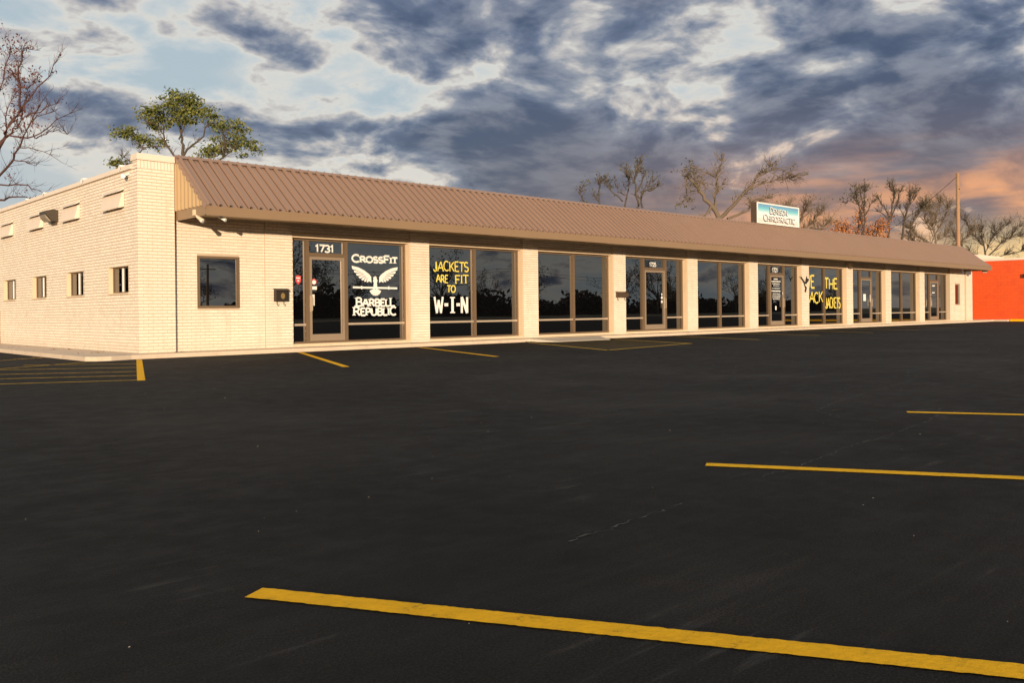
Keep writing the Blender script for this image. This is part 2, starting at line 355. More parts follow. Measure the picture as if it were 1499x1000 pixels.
for pl in [[(6.01, 6.84), (6.0, 6.4), (5.98, 6.01), (6.8, 6.03), (7.91, 5.65)], [(5.65, 5.59), (6.12, 4.92), (6.74, 4.46), (7.25, 3.75), (8.28, 4.01), (11.14, 4.46)],
           [(7.25, 3.75), (6.9, 3.35), (6.86, 2.94)], [(8.24, 3.06), (7.26, 2.77), (6.35, 2.67), (5.38, 2.61), (4.74, 2.52), (4.16, 2.49)], [(3.37, 2.41), (2.97, 2.37), (2.48, 2.32)],
           [(17.42, 9.33), (16.23, 7.79), (15.12, 6.54)], [(8.82, 4.12), (8.71, 3.66), (8.75, 3.2)], [(10.05, 5.63), (10.38, 5.03)]]:
    pts = []; ws = []
    for a, b in zip(pl, pl[1:]):
        a, b = Vector(a), Vector(b); n = max(2, int((b - a).length / 0.03))
        for i in range(n):
            pts.append(tuple(a + (b - a) * (i / n) + Vector((rs.gauss(0, .010), rs.gauss(0, .010))))); ws.append(max(0.0006, rs.gauss(0.0045, 0.0045)))
    mb = MB(); ribbon(pts, ws, mb, lambda u, v: (u, v, 0.0025)); mb.build('crack', 'crack_fill', lot)
peb = MB()
for i in range(110):
    dd = rs.uniform(2.0, 26) ** 1.0; s_ = rs.uniform(-0.62, 0.62) * dd
    c = FWD * dd + RGT * s_; r = rs.uniform(0.0020, 0.0045) * (1 + dd * 0.05)
    if c.y > 17.5: continue
    n0 = len(peb.v)
    peb.v += [(c.x + math.cos(a) * r * rs.uniform(.6, 1.2), c.y + math.sin(a) * r * rs.uniform(.6, 1.2), 0.001) for a in (0, 1.57, 3.14, 4.71)] + [(c.x, c.y, r * rs.uniform(.5, .9))]
    peb.f += [(n0, n0 + 1, n0 + 4), (n0 + 1, n0 + 2, n0 + 4), (n0 + 2, n0 + 3, n0 + 4), (n0 + 3, n0, n0 + 4)]
peb.build('loose_gravel', 'pebble', kind='stuff', label='pale bits of loose gravel scattered over the black asphalt', category='gravel')

# walkway round the building
ZS = 0.09
path = [(7.2, 18.40), (6.7, 18.36), (6.25, 18.20), (5.98, 18.22), (5.84, 18.45), (5.84, 20.0), (5.86, 22.0), (5.92, 26.1), (5.92, 44.0)]
outline = [(57.6, 18.40)] + path + [(7.3, 44.0), (7.3, 19.25), (57.6, 19.25)]
mb = MB(); mb.prism(outline, lambda u, v: (u, v, -0.02), lambda u, v: (u, v, ZS)); walk = mb.build('walkway', 'concrete', kind='structure')
mb = MB(); mb.prism([(18.15, 18.41), (21.35, 18.41), (20.85, 17.55), (18.55, 17.55)], lambda u, v: (u, v, -0.01), lambda u, v: (u, v, 0.012 + (v - 17.55) * 0.086))
mb.build('ramp', 'ramp_concrete', walk)
deb = MB()
for (cx_, cy_, n, sp) in [(6.6, 22.8, 14, .35), (6.4, 20.3, 10, .3), (7.85, 18.75, 6, .08), (18.2, 18.3, 40, .25), (21.5, 18.33, 30, .22), (13.1, 18.6, 8, .2), (16.4, 18.5, 16, .15), (25, 18.6, 10, .6), (6.2, 26, 12, .4), (5.8, 20.6, 25, .5), (31, 18.5, 16, 1.5)]:
    for i in range(n):
        c = Vector((cx_ + rs.gauss(0, sp), cy_ + rs.gauss(0, sp * 0.35), ZS + 0.004 if cy_ > 18.4 and cx_ > 5.95 else 0.006)); r = rs.uniform(.012, .035); a = rs.uniform(0, 6.3)
        e = Vector((math.cos(a), math.sin(a), 0)) * r; f = Vector((-math.sin(a), math.cos(a), 0)) * r * .6
        deb.quad(c - e, c - f + Vector((0, 0, r * .5)), c + e + Vector((0, 0, r * .3)), c + f + Vector((0, 0, r * .6)))
deb.build('leaf_litter', 'dry_leaf', kind='stuff', label='dry brown leaf bits blown against the walkway edge', category='leaf litter')

# ------------------------------------------------------------------ the strip mall
XL, XW, XR0, XR1 = 7.08, 7.87, 54.85, 55.84
YW, YP, YB, YH, YG = 18.95, 19.04, 19.07, 19.12, 19.30
ZT = 3.12
CH, BL = 0.0705, 0.2032
bld = thing('strip_mall', 'long cream painted brick strip of shops with a brown metal mansard roof', 'building', (XL, YW, 0))
bricks = []         # (center, half sizes (u,z), axis, wall part)
def lay(axis, c, u0, u1, z0, z1, part, holes=(), soldier=False):
    n = round((z1 - z0) / CH)
    for j in range(n):
        zc_ = z0 + (j + .5) * CH
        iv = [(u0, u1)]
        for (a, b, za, zb) in holes:
            if za - .02 < zc_ < zb + .02:
                iv = [t for (p, q_) in iv for t in ((p, min(q_, a)), (max(p, b), q_)) if t[1] - t[0] > .02]
        for (p, q_) in iv:
            k = math.floor((p - u0) / BL) - 1
            while True:
                a = u0 + k * BL + (BL / 2 if j % 2 else 0); b = a + BL; k += 1
                if a >= q_: break
                a2, b2 = max(a, p), min(b, q_)
                if b2 - a2 > .035: bricks.append(((a2 + b2) / 2, zc_, (b2 - a2) / 2 - .0028, CH / 2 - .0078, axis, c, part))
def soldier(axis, c, u0, u1, z0, z1, part):
    n = round((u1 - u0) / CH)
    for j in range(n):
        wd = (u1 - u0) / n; bricks.append((u0 + (j + .5) * wd, (z0 + z1) / 2, wd / 2 - .005, (z1 - z0) / 2 - .005, axis, c, part))
def wallmesh(axis, c, u0, u1, z0, z1, holes, mb, depth=0.25):
    """wall face (joint plane, 9 mm behind the brick faces) with openings and their reveals"""
    us = sorted({u0, u1, *[h[0] for h in holes], *[h[1] for h in holes]}); zs = sorted({z0, z1, *[h[2] for h in holes], *[h[3] for h in holes]})
    f = (lambda u, z, dd: (u, c + dd, z)) if axis == 'Y' else (lambda u, z, dd: (c + dd, u, z))
    for a, b in zip(us, us[1:]):
        for p, q_ in zip(zs, zs[1:]):
            if any(h[0] <= (a + b) / 2 <= h[1] and h[2] <= (p + q_) / 2 <= h[3] for h in holes): continue
            mb.quad(f(a, p, .009), f(b, p, .009), f(b, q_, .009), f(a, q_, .009))
    for (a, b, p, q_) in holes:
        mb.quad(f(a, p, .0), f(a, p, depth), f(a, q_, depth), f(a, q_, .0)); mb.quad(f(b, p, .0), f(b, q_, .0), f(b, q_, depth), f(b, p, depth))
        mb.quad(f(a, q_, .0), f(a, q_, depth), f(b, q_, depth), f(b, q_, .0)); mb.quad(f(a, p, .0), f(b, p, .0), f(b, p, depth), f(a, p, depth))

# side wall with four windows
SW = [(19.50 + i * 2.93, 20.74 + i * 2.95, 1.37, 2.0) for i in range(4)]
mb = MB(); wallmesh('X', XL, YW, 40.0, ZS, 4.06, SW, mb, 0.22)
side_wall = mb.build('side_wall', 'mortar_paint', bld); lay('X', XL, YW, 31.5, ZS, ZS + 56 * CH, side_wall, SW)
for (a, b, p, q_) in SW:      # smooth painted reveals
    mb = MB(); x0, x1 = XL - .004, XL + .17
    mb.box(x0, x1, a - .0, a + .018, p + .03, q_ - .015); mb.box(x0, x1, b - .018, b, p + .03, q_ - .015); mb.box(x0 - .02, x1, a, b, p - .0, p + .03); mb.box(x0, x1, a, b, q_ - .015, q_)
    mb.build('window_reveal', 'trim_paint', side_wall)
for (a, b, p, q_) in SW:
    fr = MB(); x0, x1 = XL + .09, XL + .14
    for (ya, yb, za, zb) in ((a + .018, b - .018, p + .03, p + .06), (a + .018, b - .018, q_ - .045, q_ - .015), (a + .018, a + .05, p + .06, q_ - .045), (b - .05, b - .018, p + .06, q_ - .045)):
        fr.box(x0, x1, ya, yb, za, zb)
    fo = fr.build('side_window', 'bronze_frame', bld)
    MB().box(x0 - .004, x1, (a + b) / 2 - .025, (a + b) / 2 + .025, p + .06, q_ - .045).build('mullion', 'white_paint', fo)
    for (ya, yb) in ((a + .05, (a + b) / 2 - .025), ((a + b) / 2 + .025, b - .05)):
        MB().box(XL + .11, XL + .117, ya, yb, p + .06, q_ - .045).build('pane', 'tinted_glass', fo)
# corner pier, front face
mb = MB(); wallmesh('Y', YW, XL, XW, ZS, 4.22, [], mb)
corner = mb.build('corner_pier', 'mortar_paint', bld)
lay('Y', YW, XL, XW, ZS, ZS + 56 * CH, corner); soldier('Y', YW, XL, XW, ZS + 56 * CH, 4.22, corner)
mb = MB(); mb.box(XL + .009, XL + .3, YW + .01, YW + .30, 4.04, 4.22); mb.quad((XW - .002, YW, ZS), (XW - .002, YW + .35, ZS), (XW - .002, YW + .35, 4.22), (XW - .002, YW, 4.22)); mb.box(XL + .02, XW - .01, YW + .02, YW + .3, 4.0, 4.219)
mb.build('pier_return', 'mortar_paint', bld)
lay('X', XL, YW, YW + .30, ZS + 56 * CH, 4.22, corner)
mb = MB(); mb.prism([(XL - .03, YW - .03), (XW + .005, YW - .03), (XW + .005, YW + .33), (XL - .03, YW + .33)], lambda u, v: (u, v, 4.222), lambda u, v: (u + (.015 if u < 7.2 else 0), v + (.015 if v < YW else 0), 4.36))
mb.build('coping', 'coping_paint', bld)
mb = MB()
for i in range(7):
    a, b = YW + .335 + i * 3.1, YW + .335 + (i + 1) * 3.1 - .012; dz = rs.uniform(-.008, .008)
    mb = MB(); mb.prism([(XL - .035, a), (XL + .28, a), (XL + .28, b), (XL - .035, b)], lambda u, v: (u, v, 4.062), lambda u, v: (u + (.02 if u < XL else 0), v, 4.165 + dz)); mb.build('coping', 'coping_paint', bld)
mb = MB()                      # white sealant dabs over the coping joints
for (yy, hh, ww) in ((19.9, .16, .05), (22.38, .13, .12), (25.5, .1, .06), (27.1, .07, .05)):
    n0 = len(mb.v)
    for k in range(9):
        an = k / 9 * 6.283; mb.v.append((XL - .040, yy + math.cos(an) * ww * rs.uniform(.5, 1.3), 4.14 + math.sin(an) * hh * .5 * rs.uniform(.6, 1.2)))
    mb.f.append(tuple(range(n0, n0 + 9)))
    mb.box(XL - .03, XL + .1, yy - ww * .6, yy + ww * .6, 4.17, 4.19 + hh * .2)
mb.build('sealant_patch', 'white_paint', bld)
# hooded vents under the coping
for i in range(4):
    a, b = 19.72 + i * 2.92, 20.88 + i * 2.93; z0, z1 = 3.27, 3.60
    mb = MB(); mb.prism([(0.005, z1), (.05, z1), (.13, z0), (.125, z0 - .014), (0.005, z0 + .02)], lambda u, z: (XL - u, a, z), lambda u, z: (XL - u, b, z)); vo = mb.build('wall_vent', 'coping_paint', bld)
    mb = MB(); mb.prism([(0.005, z1 + .115), (.13, z1 + .02), (.13, z1 + .005), (0.005, z1 + .07)], lambda u, z: (XL - u, a - .02, z), lambda u, z: (XL - u, b + .02, z)); mb.build('hood', 'coping_paint', vo)

# front wall left of the shops
SQ = (8.42, 9.42, 1.05, 2.23); P0 = 10.06
mb = MB(); wallmesh('Y', YB, XW, P0, ZS, ZT + .1, [SQ], mb, .12); fw = mb.build('front_wall', 'mortar_paint', bld)
lay('Y', YB, XW, P0, ZS, ZT + .1, fw, [SQ])
mb = MB(); a, b, p, q_ = SQ
for (xa, xb, za, zb) in ((a, b, p, p + .055), (a, b, q_ - .055, q_), (a, a + .055, p + .055, q_ - .055), (b - .055, b, p + .055, q_ - .055)): mb.box(xa, xb, YB - .012, YB + .07, za, zb)
fo = mb.build('square_window', 'bronze_frame', bld); MB().box(a + .055, b - .055, YB + .035, YB + .041, p + .055, q_ - .055).build('pane', 'tinted_glass', fo)
MB().box(8.75, 8.98, YB + .12, YB + .13, 1.12, 1.26).build('poster', 'sticker_red', fo)
# piers between the shops
PIERS = [(P0, 10.79)] + [(14.33 + 4.25 * k, 14.98 + 4.25 * k) for k in range(9)]
NW = (53.36, 54.14, 1.02, 2.23)
for i, (a, b) in enumerate(PIERS):
    mb = MB(); mb.box(a, b, YP + .009, YG + .06, ZS, ZT + .1); po = mb.build('pier', 'mortar_paint', bld)
    lay('Y', YP, a, b, ZS, ZT + .1, po)
    mb = MB()
    if i: mb.box(a - .016, a - .001, YP + .03, YG - .05, ZS, ZT)
    mb.box(b + .001, b + .016, YP + .03, YG - .05, ZS, ZT)
    mb.build('jamb_board', 'trim_paint', po)
a, b = 52.58, XR0
mb = MB(); wallmesh('Y', YP, a, b, ZS, ZT + .1, [NW], mb, .15); mb.quad((a, YP, ZS), (a, YP, ZT + .1), (a, YG + .06, ZT + .1), (a, YG + .06, ZS)); ew = mb.build('end_wall', 'mortar_paint', bld); lay('Y', YP, a, b, ZS, ZT + .1, ew, [NW])
mb = MB(); p, q_ = NW[2:]
for (xa, xb, za, zb) in ((NW[0], NW[1], p, p + .04), (NW[0], NW[1], q_ - .04, q_), (NW[0], NW[0] + .05, p + .04, q_ - .04), (NW[1] - .05, NW[1], p + .04, q_ - .04)): mb.box(xa, xb, YP + .02, YP + .12, za, zb)
fo = mb.build('narrow_window', 'pale_rail', bld); MB().box(NW[0] + .05, NW[1] - .05, YP + .08, YP + .087, p + .04, q_ - .04).build('pane', 'tinted_glass', fo)
mb = MB(); mb.box(XR0, XR1, YW + .009, YW + .4, ZS, 3.9); mb.box(XR1 - .25, XR1, YW + .4, 34, ZS, 3.9); mb.box(XL + .2, XR1, 33.75, 34, ZS, 3.9); rw = mb.build('far_wall', 'mortar_paint', bld); lay('Y', YW, XR0, XR1, ZS, ZS + 40 * CH, rw)
# brickwork: the ones that show largest are pieces of their own, the rest one mass
camp = Vector((0, 0, HC)); scored = []
for t in bricks:
    u, z, hu, hz, ax, c, part = t
    pc = Vector((u, c, z)) if ax == 'Y' else Vector((c, u, z)); v = pc - camp; n = Vector((0, 1, 0)) if ax == 'Y' else Vector((1, 0, 0))
    scored.append((hu * hz * v.normalized().dot(n) / v.length_squared if abs(v.dot(RGT)) < v.dot(FWD) * .58 else 0, t))
scored.sort(key=lambda s_: -s_[0])
def brickverts(mb, u, z, hu, hz, ax, c, jit):
    d0, d1 = jit, .013; ch = .003
    F_ = (lambda a, b_, dd: (a, c + dd, b_)) if ax == 'Y' else (lambda a, b_, dd: (c + dd, a, b_))
    n = len(mb.v)
    o = [(u - hu, z - hz), (u + hu, z - hz), (u + hu, z + hz), (u - hu, z + hz)]; i_ = [(u - hu + ch, z - hz + ch), (u + hu - ch, z - hz + ch), (u + hu - ch, z + hz - ch), (u - hu + ch, z + hz - ch)]
    mb.v += [F_(*q_, d1) for q_ in o] + [F_(*q_, d0) for q_ in i_]
    fs = [(4, 5, 6, 7), (0, 1, 5, 4), (1, 2, 6, 5), (2, 3, 7, 6), (3, 0, 4, 7)]
    mb.f += [tuple(n + k for k in (q_ if ax == 'Y' else q_[::-1])) for q_ in fs]
cache = {}; mass = MB()
for r_, (sc, t) in enumerate(scored):
    u, z, hu, hz, ax, c, part = t
    if r_ < 300:
        key = (round(hu, 3), round(hz, 3), ax)
        if key not in cache:
            mb = MB(); brickverts(mb, 0, 0, hu, hz, ax, 0, 0); cache[key] = mb.mesh('brick', 'brick_paint')
        j = rs.uniform(-.0015, .002)
        put('brick', cache[key], part, loc=(u, c + j, z) if ax == 'Y' else (c + j, u, z))
    else: brickverts(mass, u, z, hu, hz, ax, c, rs.uniform(-.0015, .0025))
mass.build('brickwork', 'brick_paint', bld, kind='stuff')

# openings: header, lintel, sill curb
OPEN = [(10.79, 14.33)] + [(14.98 + 4.25 * k, 18.58 + 4.25 * k) for k in range(9)]
hb = []
for (a, b) in OPEN:
    mb = MB(); mb.box(a + .0, b - .0, YH, YG + .06, 2.87, ZT + .1); ho = mb.build('header', 'mortar_paint', bld)
    mm = MB(); n = int((b - a) / BL) + 1
    for j in range(4):
        for k in range(n + 1):
            u0, u1 = max(a, a + (k - (.5 if j % 2 else 0)) * BL), min(b, a + (k + 1 - (.5 if j % 2 else 0)) * BL)
            if u1 - u0 > .05: brickverts(mm, (u0 + u1) / 2, 2.90 + (j + .5) * CH, (u1 - u0) / 2 - .003, CH / 2 - .006, 'Y', YH - .009, 0)
    mm.build('brickwork', 'brick_paint', ho, kind='stuff')
    MB().box(a + .017, b - .017, YP + .045, YG - .02, 2.765, 2.868).build('lintel', 'trim_paint', ho)
    MB().box(a + .001, b - .001, YP + .02, YG + .06, ZS - .01, .165).build('sill', 'trim_paint', ho)
ZB, ZR0, ZR1, ZTOP, ZD = .166, .60, .655, 2.764, 2.33
def storefront(i, bays, label=None):
    a, b = OPEN[i][0] + .018, OPEN[i][1] - .018
    y0, y1 = YG - .055, YG + .035; fr = MB(); rails = MB(); panes = []; doors = []
    fr.box(a, b, y0, y1, ZB, ZB + .045); fr.box(a, b, y0, y1, ZTOP - .05, ZTOP)
    edges = [a] + [x for x, _ in bays[:-1]] + [b]; z0, z1 = ZB + .045, ZTOP - .05
    vw = .05
    fr.box(a, a + vw, y0, y1, z0, z1); fr.box(b - vw, b, y0, y1, z0, z1)
    for x in edges[1:-1]: fr.box(x - .05, x + .05, y0 - .012, y1, z0, z1)
    for j, (x_, kind) in enumerate(bays):
        xa = edges[j] + .05; xb = edges[j + 1] - .05
        if kind == 'P':
            rails.box(xa, xb, y0 + .005, y1 - .005, ZR0, ZR1); panes += [(xa, xb, z0, ZR0), (xa, xb, ZR1, z1)]
        else:
            fr.box(xa, xb, y0 - .006, y1, ZD, ZD + .09); panes.append((xa, xb, ZD + .09, z1)); doors.append((xa, xb))
    so = fr.build('storefront', 'bronze_frame', bld)
    if rails.v: rails.build('rail', 'pale_rail', so)
    for (xa, xb, za, zb) in panes: MB().box(xa, xb, YG, YG + .007, za, zb).build('pane', 'tinted_glass', so)
    for (xa, xb) in doors:
        dm = MB(); za, zb = ZB + .05, ZD - .006; xa += .006; xb -= .006; ya, yb = y0 - .018, y1 - .03
        dm.box(xa, xa + .065, ya, yb, za, zb); dm.box(xb - .065, xb, ya, yb, za, zb); dm.box(xa + .065, xb - .065, ya, yb, za, za + .17); dm.box(xa + .065, xb - .065, ya, yb, zb - .075, zb)
        dm.build('door', 'door_metal', so); MB().box(xa + .065, xb - .065, YG - .028, YG - .021, za + .17, zb - .075).build('pane', 'tinted_glass', so)
        left = i in (0, 9)
        hx = xa + .033 if left else xb - .033
        hm = MB(); hm.tube([(hx, ya, .98), (hx, ya - .06, .98), (hx, ya - .06, 1.32), (hx, ya, 1.32)], .014, 6); hm.box(hx - .03, hx + .03, ya - .008, ya, .95, 1.36); hm.build('door_handle', 'pale_rail', so)
    return so, panes, doors
def dbl(i, xm): return storefront(i, [(xm, 'P'), (0, 'P')])
def shop(i, x1, x2): return storefront(i, [(x1, 'P'), (x2, 'D'), (0, 'P')])
SF = [shop(0, 11.30, 12.42), dbl(1, 16.80), dbl(2, 21.06), shop(3, 24.71, 26.0), dbl(4, 29.55), shop(5, 33.22, 34.42), dbl(6, 38.05), shop(7, 41.68, 42.92), dbl(8, 46.5), shop(9, 50.18, 51.42)]
# dim rooms behind the glass
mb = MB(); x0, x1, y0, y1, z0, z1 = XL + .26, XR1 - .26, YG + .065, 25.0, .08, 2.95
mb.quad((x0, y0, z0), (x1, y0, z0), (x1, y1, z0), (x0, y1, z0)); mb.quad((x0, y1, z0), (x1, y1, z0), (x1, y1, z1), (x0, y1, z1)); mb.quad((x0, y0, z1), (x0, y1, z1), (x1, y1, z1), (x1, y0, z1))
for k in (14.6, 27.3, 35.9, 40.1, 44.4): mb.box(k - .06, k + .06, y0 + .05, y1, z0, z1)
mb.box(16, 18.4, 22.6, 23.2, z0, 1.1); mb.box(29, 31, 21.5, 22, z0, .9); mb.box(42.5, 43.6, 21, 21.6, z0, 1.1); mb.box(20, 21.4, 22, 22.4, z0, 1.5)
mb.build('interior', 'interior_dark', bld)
# flat roof and mansard
MB().box(XL + .25, XR1 - .2, YW + .5, 33.8, 3.6, 3.9).build('flat_roof', 'roof_membrane', bld)
RX0, RX1, RY0, RZ0, RY1, RZ1 = 7.92, 54.5, 17.47, 3.17, 18.98, 4.37
mb = MB(); mb.prism([(RY0 + .03, RZ0 - .03), (RY1, RZ1 - .04), (RY1 + .06, RZ1 - .04), (RY1 + .06, 3.13), (RY0 + .03, 3.13)], lambda y, z: (RX0 + .03, y, z), lambda y, z: (RX1 - .02, y, z))
roof = mb.build('mansard_roof', 'seam_shade', bld)
sl = Vector((0, RY1 - RY0, RZ1 - RZ0)); slL = sl.length; sl.normalize(); nr = Vector((0, -sl.z, sl.y)); PW = 0.2286; npn = int((RX1 - RX0) / PW)
prof = [(0.0, .0), (.014, .060), (.056, .060), (.070, 0.0), (PW - .016, .0)]  # pan stops short so the dark deck draws a shadow line at each seam
pm = MB(); rows = []
for s_ in (-.035, slL):
    rows.append([Vector((x, 0, 0)) + sl * s_ + nr * (h + .004) for x, h in prof])
for k in range(len(prof) - 1): pm.quad(rows[0][k], rows[0][k + 1], rows[1][k + 1], rows[1][k])
pme = pm.mesh('roof_panel', 'roof_metal')
for i in range(npn): put('roof_panel', pme, roof, loc=(RX0 + i * PW + .02, RY0, RZ0 + rs.uniform(-.001, .001)))
mb = MB(); mb.prism([(RY1 - .11, RZ1 - .052), (RY1 - .02, RZ1 + .022), (RY1 + .08, RZ1 + .022), (RY1 + .08, RZ1 - .12), (RY1 + .06, RZ1 - .12), (RY1 + .06, RZ1)], lambda y, z: (RX0 - .02, y, z + .018), lambda y, z: (RX1 + .03, y, z + .018)); mb.build('ridge_cap', 'roof_metal', roof)
mb = MB(); mb.box(RX0 - .012, RX1 + .02, RY0 - .03, RY0 + .0, 2.965, RZ0 - .006); mb.box(RX0 - .012, RX1 + .02, RY0 + .0, RY0 + .05, 2.965, 2.985)
mb.box(RX0 - .012, RX0 + .012, RY0 + .0, YW + .02, 2.965, RZ0 + .01); mb.box(RX1 - .01, RX1 + .02, RY0, YW + .02, 2.965, RZ0 + .01); mb.build('fascia', 'fascia_metal', roof)
MB().box(RX0 + .02, RX1 - .02, RY0 + .05, YG + .0, 3.10, 3.128).build('soffit_board', 'soffit', roof)
for xg, sg in ((RX0, -1), (RX1, 1)):      # ribbed gable ends, rake trim
    mb = MB(); pr = lambda y: RZ0 + (y - RY0) / (RY1 - RY0) * (RZ1 - RZ0) - .03
    mb.quad((xg, RY0 + .02, RZ0), (xg, RY1 + .05, RZ0), (xg, RY1 + .05, RZ1 - .03), (xg, RY1, RZ1 - .03))
    y = RY0 + .16
    while y < RY1 + .02:
        y2 = y + .085
        for (ya, yb, xo0, xo1) in ((y, y + .014, 0, .045), (y + .014, y2 - .014, .045, .045), (y2 - .014, y2, .045, 0)):
            mb.quad((xg + sg * xo0, ya, RZ0 + .01), (xg + sg * xo1, yb, RZ0 + .01), (xg + sg * xo1, yb, min(pr(yb), RZ1)), (xg + sg * xo0, ya, min(pr(ya), RZ1)))
        y += .19
    mb.build('gable_end', 'gable_metal', roof)
    mb = MB(); p0 = Vector((xg + sg * .03, RY0 - .03, RZ0 - .02)); p1 = Vector((xg + sg * .03, RY1 + .02, RZ1 + .0)); dx = Vector((-sg * .10, 0, 0))
    mb.prism([(0, -.075), (0, .03), (1, .03), (1, -.075)], lambda s_, h: p0.lerp(p1, s_) + nr * h, lambda s_, h: p0.lerp(p1, s_) + nr * h + dx); mb.build('rake_trim', 'roof_metal', roof)

# ------------------------------------------------------------------ lettering
def arc(cx_, cy_, rx, ry, a0, a1, n=10): return [(cx_ + rx * math.cos(R(a0 + (a1 - a0) * k / n)), cy_ + ry * math.sin(R(a0 + (a1 - a0) * k / n))) for k in range(n + 1)]
GL = {
 'A': (.8, [[(0.02, 0), (.4, 1)], [(.4, 1), (.78, 0)], [(.16, .36), (.64, .36)]]),
 'B': (.68, [[(.1, 0), (.1, 1)], [(.1, 1), *arc(.34, .76, .24, .24, 90, -90), (.1, .52)], [(.1, .52), *arc(.36, .26, .28, .26, 90, -90), (.1, 0)]]),
 'C': (.74, [arc(.42, .5, .36, .5, 48, 312, 16)]),
 'D': (.76, [[(.1, 0), (.1, 1)], [(.1, 1), *arc(.28, .5, .42, .5, 90, -90, 12), (.1, 0)]]),
 'E': (.62, [[(.1, 0), (.1, 1)], [(.1, 1), (.58, 1)], [(.1, .52), (.48, .52)], [(.1, 0), (.6, 0)]]),
 'F': (.60, [[(.1, 0), (.1, 1)], [(.1, 1), (.58, 1)], [(.1, .52), (.48, .52)]]),
 'H': (.78, [[(.1, 0), (.1, 1)], [(.68, 0), (.68, 1)], [(.1, .5), (.68, .5)]]),
 'I': (.30, [[(.15, 0), (.15, 1)]]),
 'J': (.52, [[(.4, 1), (.4, .24), *arc(.22, .24, .18, .24, 0, -170, 8)]]),
 'K': (.72, [[(.1, 0), (.1, 1)], [(.64, 1), (.12, .42)], [(.26, .56), (.68, 0)]]),
 'L': (.58, [[(.1, 0), (.1, 1)], [(.1, 0), (.56, 0)]]),
 'N': (.80, [[(.1, 0), (.1, 1)], [(.1, 1), (.7, 0)], [(.7, 0), (.7, 1)]]),
 'O': (.84, [arc(.42, .5, .37, .5, 90, 450, 20)]),
 'P': (.64, [[(.1, 0), (.1, 1)], [(.1, 1), *arc(.32, .74, .26, .26, 90, -90), (.1, .48)]]),
 'R': (.72, [[(.1, 0), (.1, 1)], [(.1, 1), *arc(.32, .74, .26, .26, 90, -90), (.1, .48)], [(.34, .48), (.68, 0)]]),
 'S': (.62, [[*arc(.31, .74, .24, .26, 30, 230, 10), (.38, .47), *arc(.31, .26, .26, .26, 50, -150, 10)]]),
 'T': (.68, [[(.34, 0), (.34, 1)], [(.02, 1), (.66, 1)]]),
 'U': (.78, [[(.1, 1), (.1, .32), *arc(.39, .32, .29, .32, 180, 360, 10), (.68, 1)]]),
 'W': (1.0, [[(.04, 1), (.27, 0)], [(.27, 0), (.5, .8)], [(.5, .8), (.73, 0)], [(.73, 0), (.96, 1)]]),
 '1': (.46, [[(.06, .78), (.26, 1), (.26, 0)]]),
 '2': (.62, [[*arc(.3, .72, .24, .28, 170, -30, 10), (.06, 0), (.58, 0)]]),
 '3': (.62, [[*arc(.28, .75, .24, .25, 150, -90, 10)], [*arc(.28, .26, .28, .26, 90, -150, 10)]]),
 '5': (.62, [[(.54, 1), (.12, 1), (.1, .56), *arc(.28, .32, .27, .32, 110, -150, 10)]]),
 '7': (.60, [[(.04, 1), (.56, 1), (.22, 0)]]),
 '9': (.62, [arc(.3, .7, .24, .3, 0, 360, 14), [(.54, .7), (.40, 0)]]),
 '-': (.42, [[(.06, .5), (.36, .5)]]), ' ': (.4, [])}
def write(text, x0, x1, z0, z1, y, t, mat, parent, serif=False, caps=None, hand=0.0, name='lettering', sink=0.0):
    """one line of flat letters on a plane of constant y; caps = height ratio of small capitals"""
    hts = [1.0 if (caps is None or (k == 0 or text[k - 1] == ' ' or k in caps[1])) else caps[0] for k in range(len(text))]
    tot = sum(GL[ch][0] * h for ch, h in zip(text, hts)) ; sx = (x1 - x0) / tot; H = z1 - z0; mb = MB(); x = x0; rr = random.Random(len(text) * 7 + ord(text[0]))
    for ch, h in zip(text, hts):
        wd, st = GL[ch]; oz = rr.uniform(-hand, hand) * H; sk = rr.uniform(-hand, hand)
        lay_ = 0
        for pl in st:
            pts = [(x + p[0] * sx * h + sk * p[1] * H, z0 + oz + p[1] * H * h) for p in pl]
            tt = t * (0.9 + 0.2 * rr.random()) if hand else t
            yy = y - lay_ * .0007; lay_ += 1
            ribbon(pts, tt, mb, lambda u, v: (u, yy, v))
            if serif and len(pl) == 2 and abs(pl[0][0] - pl[1][0]) < .45:
                for (px_, pz_), (gx, gz) in zip(pts, pl):
                    if gz in (0, 1): ribbon([(px_ - t * 1.05, pz_ + (t * .2 if gz == 0 else -t * .2)), (px_ + t * 1.05, pz_ + (t * .2 if gz == 0 else -t * .2))], t * .42, mb, lambda u, v: (u, yy - .0003, v))
        x += wd * sx * h
    return mb.build(name, mat, parent)
YL = YG - .003
s0 = SF[0][0]
write('1731', 11.56, 12.11, 2.455, 2.625, YL, .042, 'vinyl_white', s0)
write('CROSSFIT', 12.63, 14.09, 2.235, 2.42, YL, .050, 'vinyl_white', s0, serif=True, caps=(.80, (5,)))
write('BARBELL', 12.74, 13.99, 1.085, 1.30, YL, .050, 'vinyl_white', s0, serif=True, caps=(.84, (6,)))
write('REPUBLIC', 12.66, 14.04, .845, 1.06, YL, .050, 'vinyl_white', s0, serif=True, caps=(.86, (7,)))
